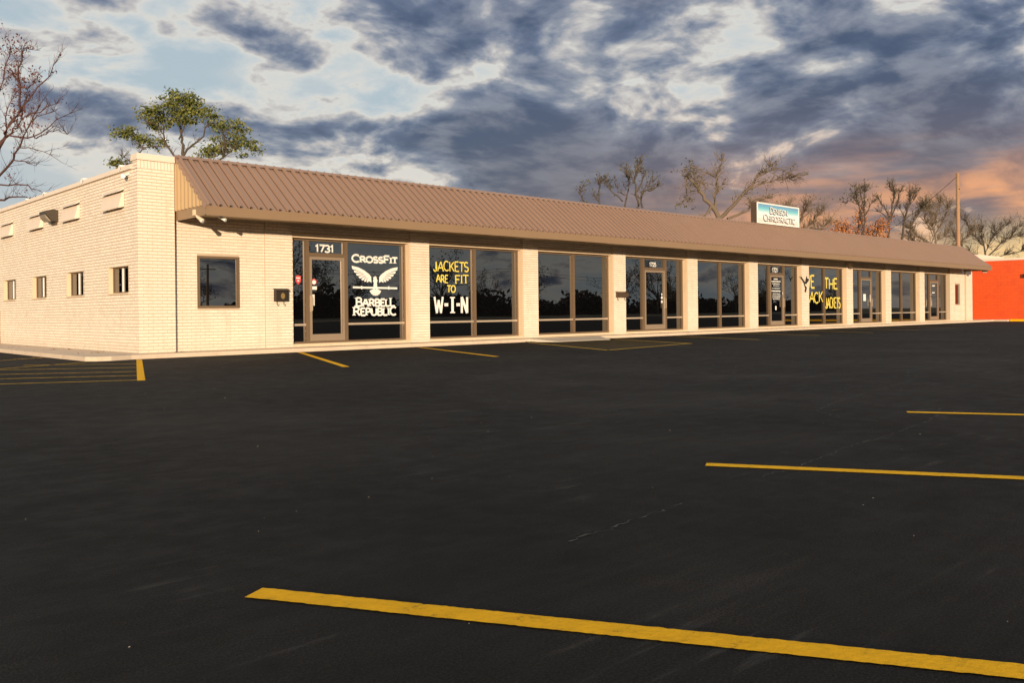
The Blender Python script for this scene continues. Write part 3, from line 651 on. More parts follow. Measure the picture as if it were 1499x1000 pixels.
# eagle over a barbell
eg = MB(); ex = 13.36; fE = lambda u, v: (ex + u, YL, v)
gaps = MB()
for sg in (-1, 1):
    wing = [(.13, 1.86), (.20, 1.93), (.34, 2.02), (.52, 2.095), (.73, 2.135)]
    trail = [(.715, 2.055), (.655, 1.965), (.585, 1.885), (.505, 1.815), (.42, 1.76), (.335, 1.722), (.255, 1.705)]
    edge = []
    for k, p in enumerate(trail):                       # scalloped feather tips
        edge.append(p)
        if k < len(trail) - 1: edge.append(((p[0] + trail[k + 1][0]) / 2 - .022, (p[1] + trail[k + 1][1]) / 2 + .022))
    poly = [(sg * u, v) for u, v in wing + edge + [(.19, 1.74), (.12, 1.70)]]
    eg.quad(*[fE(*p) for p in (poly if sg < 0 else poly[::-1])])
    for k in range(len(trail) - 1):
        a_ = Vector(((trail[k][0] + trail[k + 1][0]) / 2 - .02, (trail[k][1] + trail[k + 1][1]) / 2 + .02)); b_ = Vector((.19 + .012 * (6 - k), 1.88 - .012 * k)); mdl = a_.lerp(b_, .5) + Vector((.015, .022))
        ribbon([(sg * p.x, p.y) for p in (a_, a_.lerp(mdl, .5) + Vector((.004, .006)), mdl, mdl.lerp(b_, .6) + Vector((.003, .004)))], [.020, .014, .010, .004], gaps, lambda u, v: (ex + u, YL - .0006, v))
    ribbon([(sg * .10, 1.83), (sg * .085, 1.78), (sg * .10, 1.74)], [.018, .024, .008], gaps, lambda u, v: (ex + u, YL - .0006, v))
gaps.build('emblem_line', 'sticker_black', s0, kind='stuff')
body = [(0, 1.88), (.035, 1.86), (.05, 1.80), (.075, 1.76), (.05, 1.70), (.06, 1.60), (.03, 1.56), (-.03, 1.56), (-.06, 1.60), (-.05, 1.70), (-.075, 1.76), (-.05, 1.80), (-.075, 1.835), (-.03, 1.86)]
eg.quad(*[(ex + u, YL - .0008, v) for u, v in body])
ribbon([(-.70, 1.575), (-.42, 1.571), (.42, 1.565), (.71, 1.562)], [.05, .05, .05, .05], eg, lambda u, v: (ex + u, YL - .0012, v))
for xx in (-.43, .43): ribbon([(xx - .02, 1.57), (xx + .02, 1.57)], .085, eg, lambda u, v: (ex + u, YL - .0016, v))
for k in range(7):
    an = R(-155 + k * 21.5); ribbon([(math.cos(an) * .03, 1.55 + math.sin(an) * .02), (math.cos(an) * .185, 1.535 + math.sin(an) * .175)], [.02, .062], eg, lambda u, v: (ex + u, YL - .002 - k * .0001, v))
eg.build('eagle_emblem', 'vinyl_white', s0)
def sheet(x0, x1, z0, z1, parent, mat='vinyl_white', y=YL, name='sticker'):
    return MB().box(x0, x1, y - .001, y, z0, z1).build(name, mat, parent)
def disc(x, z, r, parent, mat, y=YL, n=14, name='sticker', sq=1.0):
    mb = MB(); mb.prism([(x + r * math.cos(2 * math.pi * k / n), z + sq * r * math.sin(2 * math.pi * k / n)) for k in range(n)], lambda u, v: (u, y - .001, v), lambda u, v: (u, y, v)); return mb.build(name, mat, parent)
mb = MB(); mb.prism([(11.0, 1.83), (11.0, 1.70), (11.075, 1.62), (11.15, 1.70), (11.15, 1.83), (11.075, 1.86)], lambda u, v: (u, YL - .001, v), lambda u, v: (u, YL, v)); mb.build('sticker', 'sticker_red', s0)
sheet(11.02, 11.13, 1.77, 1.80, s0, y=YL - .003); sheet(11.05, 11.10, 1.70, 1.735, s0, y=YL - .003)
YD = YG - .031
disc(11.50, 1.70, .075, s0, 'sticker_red', YD); disc(11.50, 1.685, .055, s0, 'vinyl_white', YD - .003)
sheet(11.43, 11.58, 1.50, 1.585, s0, y=YD); sheet(11.44, 11.57, 1.44, 1.49, s0, 'sticker_black', YD); sheet(11.43, 11.51, 1.10, 1.38, s0, 'lamp_glass', YD - .004, 'push_plate')
s1 = SF[1][0]
write('JACKETS', 15.32, 16.62, 2.07, 2.34, YL, .036, 'window_yellow', s1, hand=.05)
write('ARE', 15.42, 15.84, 1.75, 1.96, YL, .034, 'window_yellow', s1, hand=.06)
write('FIT', 16.10, 16.62, 1.73, 1.96, YL, .036, 'window_yellow', s1, serif=True, hand=.04)
write('TO', 15.80, 16.12, 1.47, 1.66, YL, .036, 'window_yellow', s1, hand=.05)
for ch_, xa, xb in (('W', 15.34, 15.66), ('-', 15.68, 15.87), ('I', 15.88, 16.12), ('-', 16.12, 16.31), ('N', 16.31, 16.58)):
    write(ch_, xa, xb, .88, 1.34, YL, .085 if ch_ != 'W' else .07, 'vinyl_white', s1, serif=ch_ == 'I', hand=.015)
s3 = SF[3][0]; write('1725', 25.13, 25.52, 2.47, 2.60, YL, .030, 'vinyl_white', s3)
for z in (1.35, 1.20): disc(25.80, z, .05, s3, 'vinyl_white', YD)
disc(25.80, 1.47, .035, s3, 'vinyl_white', YD)
s5 = SF[5][0]; write('1721', 33.55, 34.0, 2.46, 2.63, YL, .036, 'vinyl_white', s5)
for (xa, xb, za, zb) in ((33.62, 33.98, 2.14, 2.19), (33.44, 34.18, 2.04, 2.09), (33.50, 34.12, 1.95, 1.985), (33.58, 34.05, 1.87, 1.90), (33.5, 34.12, 1.76, 1.79), (33.44, 34.18, 1.63, 1.685), (33.52, 34.12, 1.53, 1.56), (33.50, 34.14, 1.45, 1.48), (33.5, 34.14, 1.37, 1.40), (33.55, 34.08, 1.30, 1.325)):
    mb = MB(); x = xa                                  # hours and notices, too small to read: rows of letter-like dashes
    while x < xb - .02:
        wd = rs.uniform(.025, .05); mb.box(x, min(x + wd, xb), YD - .001, YD, za, zb); x += wd + rs.choice((.008, .008, .025))
    mb.build('lettering', 'vinyl_white', s5)
sheet(33.72, 33.82, .85, 1.02, s5, y=YD, name='notice'); sheet(34.26, 34.32, 1.53, 1.60, s5, y=YD - .03)
s6 = SF[6][0]
write('WE', 36.26, 37.22, 1.84, 2.39, YL, .075, 'window_yellow', s6, hand=.03)
write('BACK', 36.34, 38.0, 1.17, 1.64, YL, .065, 'window_yellow', s6, hand=.06)
write('THE', 38.14, 39.42, 1.80, 2.27, YL, .075, 'window_yellow', s6, hand=.04)
write('JACKETS', 38.24, 39.70, .91, 1.39, YL, .058, 'window_yellow', s6, hand=.03)
s7 = SF[7][0]; sheet(42.05, 42.33, 1.24, 1.58, s7, y=YD, name='notice'); sheet(42.75, 42.83, 1.2, 1.55, s7, y=YD - .012)
s9 = SF[9][0]; sheet(50.62, 50.98, 2.06, 2.13, s9, y=YD); sheet(50.6, 50.95, 1.68, 1.74, s9, y=YD); sheet(50.30, 50.42, .93, 1.25, s9, y=YD - .012, name='notice'); disc(50.36, 1.40, .06, s9, 'vinyl_white', YD - .012); disc(50.36, 1.60, .06, s9, 'vinyl_white', YD - .012)
s4 = SF[4][0]
for xx in (28.55, 28.95, 29.2): disc(xx, .36, .10, s4, 'vinyl_white', YG + .25, name='ornament', n=7)

# ------------------------------------------------------------------ small things on the walls
def mailbox(x0, x1, z0, z1, label, flat):
    t = thing('mailbox', label, 'mailbox', ((x0 + x1) / 2, YP, z0 - .1), 'wall mailboxes'); d_ = .13
    mb = MB(); mb.prism([(0, z0), (0, z1), (.04, z1), (d_, z1 - (.03 if flat else .05)), (d_, z0 + .02), (d_ - .03, z0)], lambda u, z: (x0, YP - .005 - u, z), lambda u, z: (x1, YP - .005 - u, z)); mb.build('box', 'brown_metal' if flat else 'black_metal', t)
    mb = MB(); mb.prism([(0, z1 + .012), (.05, z1 + .012), (d_ + .025, z1 - .03), (d_ + .022, z1 - .045), (.05, z1 - .004), (0, z1 - .004)], lambda u, z: (x0 - .02, YP - .004 - u, z), lambda u, z: (x1 + .02, YP - .004 - u, z)); mb.build('lid', 'brown_metal' if flat else 'black_metal', t)
    for xx in (x0 + .07, x1 - .07):
        MB().tube([(xx, YP - .03, z0 + .01), (xx, YP - .03, z0 - .075), (xx + .012, YP - .05, z0 - .10), (xx + .02, YP - .075, z0 - .085), (xx + .02, YP - .08, z0 - .06)], .007, 5).build('hook', 'black_metal', t)
    if not flat:
        mb = MB(); cx_, cz_ = (x0 + x1) / 2 + .01, (z0 + z1) / 2 - .02
        mb.prism([(cx_ + .055 * math.cos(a), cz_ + .075 * math.sin(a)) for a in [2 * math.pi * k / 10 for k in range(10)]], lambda u, v: (u, YP - .005 - d_ - .006, v), lambda u, v: (u, YP - .005 - d_ + .002, v)); mb.build('plaque', 'brass', t)
mailbox(10.27, 10.59, 1.20, 1.50, 'black mailbox with a brass plaque left of the door numbered 1731', False)
mailbox(22.93, 23.45, 1.34, 1.53, 'low wide brown mailbox on the fourth brick pier from the corner', True)
# winged metal wall ornament
t = thing('wall_ornament', 'dark metal winged ornament hung on the pier beside the yellow lettering', 'ornament', (35.83, YP, 1.66))
om = MB(); f3 = lambda u, v: (35.86 + u, YP - .03, v); f4 = lambda u, v: (35.86 + u, YP - .012, v)
for poly in ([(0, 2.02), (-.10, 2.10), (-.40, 2.32), (-.33, 2.20), (-.22, 2.08), (-.05, 1.96)], [(0, 2.02), (.06, 2.22), (.12, 2.33), (.15, 2.24), (.32, 2.18), (.22, 2.08), (.05, 1.97)]): om.prism(poly, f3, f4)
om.build('wings', 'black_metal', t)
bm_ = MB(); bm_.prism([(-.14, 1.98), (-.10, 1.95), (.04, 1.86), (.10, 1.80), (.06, 1.74), (.03, 1.68), (.04, 1.62), (-.04, 1.62), (-.06, 1.68), (-.02, 1.74), (-.01, 1.80), (-.08, 1.90)], lambda u, v: (35.86 + u, YP - .04, v), lambda u, v: (35.86 + u, YP - .012, v)); bm_.build('body', 'black_metal', t)
# wall-pack lamp on the side wall
t = thing('wall_lamp', 'boxy bronze wall-pack lamp between the vents of the side wall', 'lamp', (XL, 24.6, 3.35))
mb = MB(); mb.prism([(0.0, 3.33), (0, 3.63), (.12, 3.65), (.30, 3.60), (.30, 3.53), (.16, 3.36)], lambda u, z: (XL - u, 24.32, z), lambda u, z: (XL - u, 24.86, z)); mb.build('housing', 'dark_bronze', t)
mb = MB(); mb.prism([(.165, 3.345), (.305, 3.515), (.28, 3.42), (.19, 3.34)], lambda u, z: (XL - u, 24.36, z), lambda u, z: (XL - u, 24.82, z)); mb.build('lens', 'smoked_lens', t)
MB().box(XL - .05, XL - .001, 24.4, 24.78, 3.27, 3.33).build('bracket', 'brown_metal', t)
t = thing('security_camera', 'small white security camera on the side wall near its front corner', 'camera', (XL, 19.46, 3.9))
MB().tube([(XL - .04, 19.62, 3.95), (XL - .13, 19.42, 3.91), (XL - .15, 19.36, 3.90)], [.045, .05, .05], 8).build('body', 'white_paint', t); MB().tube([(XL, 19.40, 3.97), (XL - .06, 19.46, 3.94)], .02, 6).build('arm', 'white_paint', t)
t = thing('flood_light', 'twin eave floodlight with a pale junction box at the roof corner', 'lamp', (RX0 - .02, 18.0, 2.85))
MB().box(RX0 - .055, RX0 - .013, 17.95, 18.03, 3.0, 3.12).build('junction_box', 'trim_paint', t)
for (px_, py_) in ((7.88, 17.86), (7.98, 18.02)):
    mb = MB(); mb.tube([(px_, py_, 2.985), (px_, py_ - .03, 2.955)], .02, 6); mb.tube([(px_, py_ - .01, 2.965), (px_ + .03, py_ - .06, 2.93), (px_ + .06, py_ - .14, 2.87)], [.025, .035, .052], 10); mb.build('lamp_head', 'trim_paint', t)
    mb = MB(); mb.tube([(px_ + .06, py_ - .14, 2.87), (px_ + .065, py_ - .155, 2.86)], [.048, .035], 10); mb.build('lens', 'lamp_glass', t)
t = thing('eave_lamp', 'small white lamp tucked under the eave above the square window', 'lamp', (8.36, 17.7, 2.9))
mb = MB(); mb.tube([(8.36, 17.75, 2.985), (8.36, 17.74, 2.955)], .05, 8); mb.build('base', 'white_paint', t); mb = MB(); mb.tube([(8.36, 17.74, 2.955), (8.41, 17.68, 2.92), (8.43, 17.65, 2.90)], [.022, .036, .036], 8); mb.build('lamp_head', 'white_paint', t)
t = thing('sconce', 'small square sconce high on the pier right of the yellow lettering', 'lamp', (40.1, YP, 2.75))
MB().box(40.0, 40.2, YP - .14, YP - .004, 2.80, 3.02).build('housing', 'trim_paint', t); MB().box(39.98, 40.22, YP - .16, YP - .003, 2.76, 2.80).build('base', 'brown_metal', t)
t = thing('end_lamp', 'small brown lamp under the far right corner of the eave', 'lamp', (54.2, 17.7, 2.85))
MB().box(54.06, 54.3, 17.6, 17.82, 2.88, 2.964).build('housing', 'brown_metal', t); MB().box(54.09, 54.27, 17.63, 17.79, 2.85, 2.88).build('lens', 'lamp_glass', t)
t = thing('utility_cabinet', 'waist-high brown cabinet against the side wall at the left edge', 'cabinet', (6.9, 30.6, ZS))
MB().box(6.72, XL - .01, 30.05, 31.2, ZS, 1.04).build('body', 'door_metal', t); MB().box(6.69, XL - .005, 30.02, 31.23, 1.04, 1.075).build('lid', 'brown_metal', t)
# roof sign
t = thing('roof_sign', 'blue and white chiropractic sign box standing on the ridge of the roof', 'sign', (33.4, 19.05, 4.38))
SX0, SX1, SZ0, SZ1, SY = 31.72, 35.12, 4.40, 5.255, 18.90
MB().box(SX0, SX1, SY + .012, SY + .28, SZ0, SZ1).build('cabinet', 'brown_metal', t)
mb = MB(); bw = .055
for (xa, xb, za, zb) in ((SX0, SX1, SZ0, SZ0 + bw), (SX0, SX1, SZ1 - bw, SZ1), (SX0, SX0 + bw, SZ0 + bw, SZ1 - bw), (SX1 - bw, SX1, SZ0 + bw, SZ1 - bw)): mb.box(xa, xb, SY - .02, SY + .01, za, zb)
mb.build('frame', 'white_paint', t)
MB().box(SX0 + bw, SX1 - bw, SY - .006, SY + .008, SZ0 + bw, SZ1 - bw).build('face', 'sign_print', t)
MAT['sign_dark'] = material('sign_dark', (0.05, 0.055, 0.08), 0.5); 
for (txt, xa, xb, za, zb) in (('DENISON', 32.72, 34.16, 4.86, 5.10), ('CHIROPRACTIC', 32.22, 34.80, 4.54, 4.80)):
    write(txt, xa - .03, xb - .03, za - .028, zb - .028, SY - .008, .062, 'sign_dark', t, serif=True, caps=(.82, ()))
    write(txt, xa, xb, za, zb, SY - .014, .036, 'vinyl_white', t, serif=True, caps=(.82, ()))
for xx in (32.4, 34.4): MB().box(xx - .05, xx + .05, SY + .2, SY + .3, 3.88, SZ0).build('post', 'brown_metal', t)

# ------------------------------------------------------------------ orange building next door
t = thing('orange_building', 'bright orange painted block building beyond the right end of the strip', 'building', (59, 16.2, 0))
MB().box(59.0, 78.0, 16.75, 33.0, 0, 3.72).build('wall', 'orange_paint', t)
mb = MB(); mb.box(58.95, 59.3, 16.7, 33.05, 3.723, 3.86); mb.box(59.3, 78.05, 16.7, 17.05, 3.723, 3.86); mb.build('coping', 'coping_paint', t)
mb = MB(); mb.box(61.5, 66.5, 20.5, 23.0, 3.7, 4.32); mb.build('roof_parapet', 'coping_paint', t)
mb = MB(); mb.box(58.85, 58.999, 16.85, 17.12, 2.62, 2.85); mb.build('wall_light', 'black_metal', t)
mb = MB(); mb.box(57.6, 58.99, 17.6, 33, -.02, .10); mb.build('side_walkway', 'concrete', kind='structure')
mb = MB(); mb.box(57.9, 58.2, 6.0, 17.55, -.02, .13); mb.build('kerb', 'yellow_line', kind='structure')

# ------------------------------------------------------------------ trees
def leafquad(mb, c, sz, rr):
    n = Vector((rr.gauss(0, 1), rr.gauss(0, 1), rr.gauss(0, 1) + .4)).normalized(); a = n.orthogonal().normalized(); b = n.cross(a); an = rr.uniform(0, 6.28)
    e = (a * math.cos(an) + b * math.sin(an)) * sz; f = n.cross(e) * .55
    mb.quad(c - e, c - f + n * sz * .12, c + e, c + f + n * sz * .12)
def twigs(mb, p, dr, ln, r, lv, rr, tips, up=.25, sag=0., spread=.7):
    pts = [p]; d_ = dr.normalized(); n = 3 if lv else 4
    for i in range(n):
        d_ = (d_ + Vector((rr.gauss(0, .18), rr.gauss(0, .18), rr.gauss(0, .16) + up * .12 - sag * .15))).normalized(); pts.append(pts[-1] + d_ * (ln / n))
    mb.tube(pts, [r * (1 - .75 * i / n) for i in range(n + 1)], 3 if r < .02 else 4, False)
    tips.append(pts[-1])
    if lv:
        for k in range(rr.randint(2, 4)):
            i = rr.randint(1, n); q_ = pts[i]; nd = (d_ + Vector((rr.gauss(0, spread), rr.gauss(0, spread), rr.gauss(0, spread) + up))).normalized()
            twigs(mb, q_, nd, ln * rr.uniform(.45, .75), r * .55, lv - 1, rr, tips, up, sag, spread)
def tree(name, label, base, limbs, r0, bark, seed, twl=1.0, twn=2.2, twr=.018, lv=1, up=.25, sag=0., leaves=None, blobs=None, rmin=.03, group=None, shrink=.8, crownname='crown', trunk_lean=(0, 0)):
    rr = random.Random(seed); B = Vector((base[0], base[1], 0)); t = thing(name, label, 'tree', B, group); mb = MB(); tips = []; known = []; tw = MB()
    to3 = lambda a, z, dd: Vector((B.x, B.y, 0)) + RGT * a + FWD * dd + Vector((0, 0, z))
    first = limbs[0][0]
    trunk = [(first[0] * .3 + trunk_lean[0], 0), (first[0] * .6, first[1] * .5), first]
    mb.tube([to3(a, z, 0) for a, z in trunk], [r0 * 1.25, r0 * 1.05, r0], 8, False)
    for a, z in trunk: known.append((a, z, 0, r0))
    for li, l in enumerate(limbs):
        k = min(known, key=lambda q_: (q_[0] - l[0][0]) ** 2 + (q_[1] - l[0][1]) ** 2); dd, ra = k[2], k[3]
        if li: ra = max(rmin, ra * shrink)
        slope = rr.uniform(-.55, .55) if li else rr.uniform(-.15, .15)
        pts = []; rad = []; L = len(l); prev = None; acc = 0; nn = []
        for i, (a, z) in enumerate(l):
            if prev: acc += math.hypot(a - prev[0], z - prev[1])
            prev = (a, z); nn.append((a, z, dd + slope * acc))
        # smooth resample
        sm = []
        for i in range(L - 1):
            for s_ in (0, .34, .67):
                p0 = nn[max(i - 1, 0)]; p1 = nn[i]; p2 = nn[i + 1]; p3 = nn[min(i + 2, L - 1)]
                sm.append(tuple(.5 * (2 * p1[c] + (p2[c] - p0[c]) * s_ + (2 * p0[c] - 5 * p1[c] + 4 * p2[c] - p3[c]) * s_ ** 2 + (3 * p1[c] - p0[c] - 3 * p2[c] + p3[c]) * s_ ** 3) for c in range(3)))
        sm.append(nn[-1]); M = len(sm)
        pts = [to3(a + rr.gauss(0, .055), z + rr.gauss(0, .055), d_) for a, z, d_ in sm]; rad = [max(.012, ra * (1 - .78 * i / (M - 1))) for i in range(M)]
        mb.tube(pts, rad, 6, False)
        for (a, z, d_), r in zip(sm, rad): known.append((a, z, d_, r))
        ln = sum((pts[i + 1] - pts[i]).length for i in range(M - 1))
        for k in range(int(ln * twn)):
            i = min(M - 2, int(M * (rr.uniform(.2 if li else .45, 1.0)))); dr = (pts[i + 1] - pts[i]).normalized() + Vector((rr.gauss(0, .6), rr.gauss(0, .6), rr.gauss(0, .5) + up))
            twigs(tw, pts[i], dr, twl * rr.uniform(.4, 1.1), twr * rr.uniform(.7, 1.2), lv, rr, tips, up, sag)
        twigs(tw, pts[-1], pts[-1] - pts[-2], twl * .8, min(rad[-1], twr * 1.6), lv, rr, tips, up, sag)
    mb.build('trunk', bark, t, smooth=True)
    if tw.v: tw.build('twigs', bark, t, kind='stuff')
    if leaves:
        lm = MB(); mat, frac, per, sp, sz, cond = leaves
        for p in tips:
            if rr.random() > frac: continue
            rel = p - B; a, z = rel.dot(RGT), p.z
            if cond and rr.random() > cond(a, z): continue
            for k in range(rr.randint(max(1, per // 2), per)): leafquad(lm, p + Vector((rr.gauss(0, sp), rr.gauss(0, sp), rr.gauss(0, sp))), sz * rr.uniform(.7, 1.3), rr)
        if lm.v: lm.build(crownname, mat, t, kind='stuff')
    if blobs:
        lm = MB(); mat, bl, per, sz = blobs
        for (a, z, rx, rz) in bl:
            nc = int(21 * (rx * rz / .6) ** .75) + 7
            for k in range(nc):
                v = Vector((rr.gauss(0, 1), rr.gauss(0, 1), rr.gauss(0, 1))).normalized() * rr.uniform(.45, 1.08)
                c = to3(a + v.x * rx, z + v.z * rz + .05, v.y * rx * .9); cr = rr.uniform(.10, .24)
                for j in range(int(per * rr.uniform(.5, 1.3))):
                    leafquad(lm, c + Vector((rr.gauss(0, cr), rr.gauss(0, cr), rr.gauss(0, cr * .6))), sz * rr.uniform(.6, 1.3), rr)
        lm.build('crown', mat, t, kind='stuff')
    return t
LB = [[(0.0, 8.15), (-0.61, 9.19), (-1.3, 9.75), (-1.7, 10.45), (-2.11, 11.0), (-2.52, 11.56), (-2.17, 12.25)], [(-0.34, 8.77), (-0.26, 10.02), (0.1, 11.53), (0.18, 12.22), (0.68, 13.32)], [(-0.16, 10.29), (0.72, 11.25)], [(0.1, 11.53), (-0.72, 12.09), (-1.14, 11.68)], [(0.0, 8.28), (0.91, 9.17), (1.89, 10.27), (2.59, 11.23), (3.57, 12.05)], [(1.89, 10.27), (3.14, 10.81), (4.39, 11.07), (5.35, 10.99)], [(2.59, 11.23), (3.84, 11.77), (4.67, 11.48), (5.35, 11.06)], [(0.48, 8.14), (2.29, 8.88), (2.85, 9.57), (4.51, 10.1)], [(-2.52, 11.56), (-2.81, 10.6), (-2.54, 9.62)], [(-1.7, 10.45), (-1.42, 11.13), (-1.15, 10.85)], [(-0.75, 9.05), (-1.31, 8.23)]]
tree('bare_tree', 'big gnarled bare tree with crooked limbs behind the roof sign', (60.33, 39.23), LB, .20, 'bark_pale', 11, twl=1.0, twn=8, lv=1, twr=.032, up=.1, leaves=('leaf_olive', .34, 6, .12, .09, lambda a, z: .9 if a < -1.9 else (.22 if a > 1.5 else .05)), shrink=.78)
tree('bare_tree', 'stubby bare tree poking above the middle of the roof, forked three ways', (49.23, 38.75), [[(-0.06, 8.18), (0.01, 8.91), (-0.23, 10.01), (-0.1, 10.75), (0.22, 11.48)], [(0.24, 8.17), (0.5, 9.39), (1.12, 9.51), (1.73, 9.99)], [(0.19, 8.66), (0.63, 9.76), (1.37, 10.18)], [(-0.23, 10.01), (-0.65, 10.63), (-0.71, 11.0)], [(0.01, 9.4), (0.45, 10.37), (0.27, 10.87)]], .09, 'bark', 5, twl=.6, twn=8, lv=1, twr=.028, up=.5, leaves=('leaf_olive', .35, 5, .10, .08, lambda a, z: .8 if z > 10.5 else .15))
tree('bare_tree', 'slim bare tree just left of the three-forked one above the roof', (50.08, 40.7), [[(0.0, 8.42), (0.4, 10.06), (0.22, 10.95)], [(0.03, 8.8), (-0.75, 9.57), (-1.12, 10.2), (-1.24, 10.52)], [(0.2, 9.3), (-0.37, 9.69), (-0.49, 10.13)]], .075, 'bark', 6, twl=.6, twn=8, lv=1, twr=.028, up=.5, leaves=('leaf_olive', .25, 4, .1, .08, None))
tree('bare_tree', 'leftmost and shortest of the bare treetops above the middle roof', (50.28, 43.27), [[(0.0, 8.94), (0.02, 10.63)], [(0.0, 9.07), (-0.58, 9.72)], [(-0.03, 9.85), (0.15, 10.5), (0.21, 10.69)], [(-.3, 8.6), (-1.11, 9.08), (-1.49, 9.6), (-1.29, 10.12)]], .07, 'bark', 8, twl=.55, twn=8, lv=1, twr=.028, up=.5, leaves=('leaf_olive', .3, 4, .1, .08, None))
tree('bare_tree', 'bare tree with dark leaf clumps standing behind the orange foliage', (80.33, 36.78), [[(0.0, 7.8), (0.2, 9.11), (0.12, 10.43), (0.23, 12.21)], [(0.01, 8.36), (-0.36, 9.31), (-0.91, 10.62), (-1.27, 11.66)], [(0.21, 9.49), (0.59, 10.42), (1.06, 10.89)], [(-0.91, 10.44), (-1.56, 10.73), (-2.32, 10.55)], [(0.12, 10.43), (-0.24, 11.27), (-0.43, 11.65)]], .10, 'bark', 12, twl=.8, twn=8, lv=1, twr=.034, up=.4, leaves=('leaf_olive', .30, 7, .12, .09, lambda a, z: .9 if z > 10.6 else .2))
tree('bare_tree', 'tall upright bare tree rising right beside the orange foliage', (84.03, 36.03), [[(0.0, 7.56), (0.11, 9.29), (0.42, 10.82), (0.43, 11.78), (0.05, 12.56)], [(0.11, 9.29), (-0.26, 10.64), (-0.82, 11.51)], [(0.21, 9.29), (0.8, 10.82), (1.39, 12.25)], [(0.42, 10.82), (0.67, 11.78), (0.63, 12.36)], [(0.11, 9.29), (-0.36, 9.97), (-0.74, 10.16)]], .12, 'bark', 13, twl=.8, twn=6.5, lv=1, twr=.036, up=.7, leaves=('leaf_olive', .16, 6, .12, .085, lambda a, z: .8 if z > 11.8 else .05))
tree('bare_tree', 'many-stemmed bare tree leaning right, next to the utility pole', (87.1, 35.87), [[(-0.1, 7.7), (0.06, 9.08), (0.43, 11.04), (0.59, 12.22)], [(0.02, 9.47), (0.72, 11.04), (1.92, 12.5)], [(0.59, 7.5), (1.0, 9.07), (1.7, 10.05), (2.49, 11.02)], [(0.07, 9.47), (-0.16, 11.05)], [(0.72, 10.65), (1.22, 11.72)], [(1.3, 9.46), (2.29, 10.63), (2.89, 11.21)]], .115, 'bark', 14, twl=.9, twn=8, lv=1, twr=.034, up=.6, leaves=('leaf_olive', .22, 7, .14, .09, lambda a, z: .9 if a > 1.6 else .10))
tree('bare_tree', 'dense twiggy grey-brown tree directly behind the utility pole', (91.5, 34.44), [[(0.0, 6.36), (-0.11, 9.11), (-0.5, 11.17)], [(-0.12, 7.74), (1.06, 9.44), (1.97, 11.14)], [(-0.05, 8.08), (-1.34, 9.81), (-1.66, 11.18)], [(0.01, 7.39), (1.53, 8.4), (2.79, 10.45)], [(0.14, 7.05), (-1.7, 8.09), (-2.71, 9.13)], [(-0.04, 8.76), (0.73, 10.81), (1.08, 11.49)], [(.1, 6.6), (-1.9, 7.2), (-3.4, 8.0)], [(.1, 6.5), (2.0, 7.3), (3.0, 8.6)]], .10, 'bark_pale', 15, twl=1.3, twn=20, lv=1, twr=.030, up=.35, leaves=('leaf_olive', .05, 3, .12, .07, None))
tree('bare_tree', 'wide bare tree above the orange building at the right edge', (99.55, 32.31), [[(0.0, 5.26), (-0.34, 7.27), (-0.89, 9.07)], [(-0.2, 6.56), (0.75, 8.34), (2.56, 9.75)], [(-0.34, 7.27), (-1.4, 8.72), (-1.88, 10.3)], [(0.22, 6.19), (2.18, 7.97), (3.9, 8.31)], [(0.75, 7.98), (1.26, 9.41)], [(-0.35, 5.84), (-2.13, 7.29), (-2.62, 8.73)], [(2.39, 7.96), (3.63, 9.38), (5.07, 9.73)], [(0.36, 5.83), (3.96, 6.87)]], .12, 'bark', 16, twl=1.3, twn=13, lv=1, twr=.034, up=.45, leaves=('leaf_olive', .03, 5, .12, .08, None))
tree('leafy_tree', 'low tree still holding rusty orange leaves behind the roof', (80.6, 37.6), [[(0, 5.5), (-.3, 7.2), (-1.2, 8.3)], [(0, 6.2), (.9, 7.6), (2.2, 8.6)], [(-.2, 6.8), (.2, 8.2), (.4, 8.9)], [(-.3, 7.2), (-2.4, 7.9)], [(.9, 7.6), (2.6, 7.7)]], .10, 'bark', 17, twl=.9, twn=5.5, lv=1, twr=.024, up=.3, leaves=('leaf_orange', .8, 10, .24, .11, None))
tree('bare_tree', 'fine-twigged pale tree low between the roof sign and the orange foliage', (71.5, 39.0), [[(0, 5.6), (-.2, 7.5), (-1.1, 9.6)], [(0, 6.5), (1.2, 8.2), (2.2, 9.3)], [(-.1, 7.2), (.4, 8.8), (.7, 9.9)], [(0, 6.8), (-1.6, 8.2), (-2.6, 9.2)], [(.4, 7.2), (2.2, 7.9), (3.6, 8.6)], [(-.1, 7.0), (-.6, 8.6), (-.4, 10.0)]], .09, 'bark_pale', 18, twl=1.2, twn=20, lv=1, twr=.028, up=.3, leaves=('leaf_olive', .07, 4, .14, .08, None))
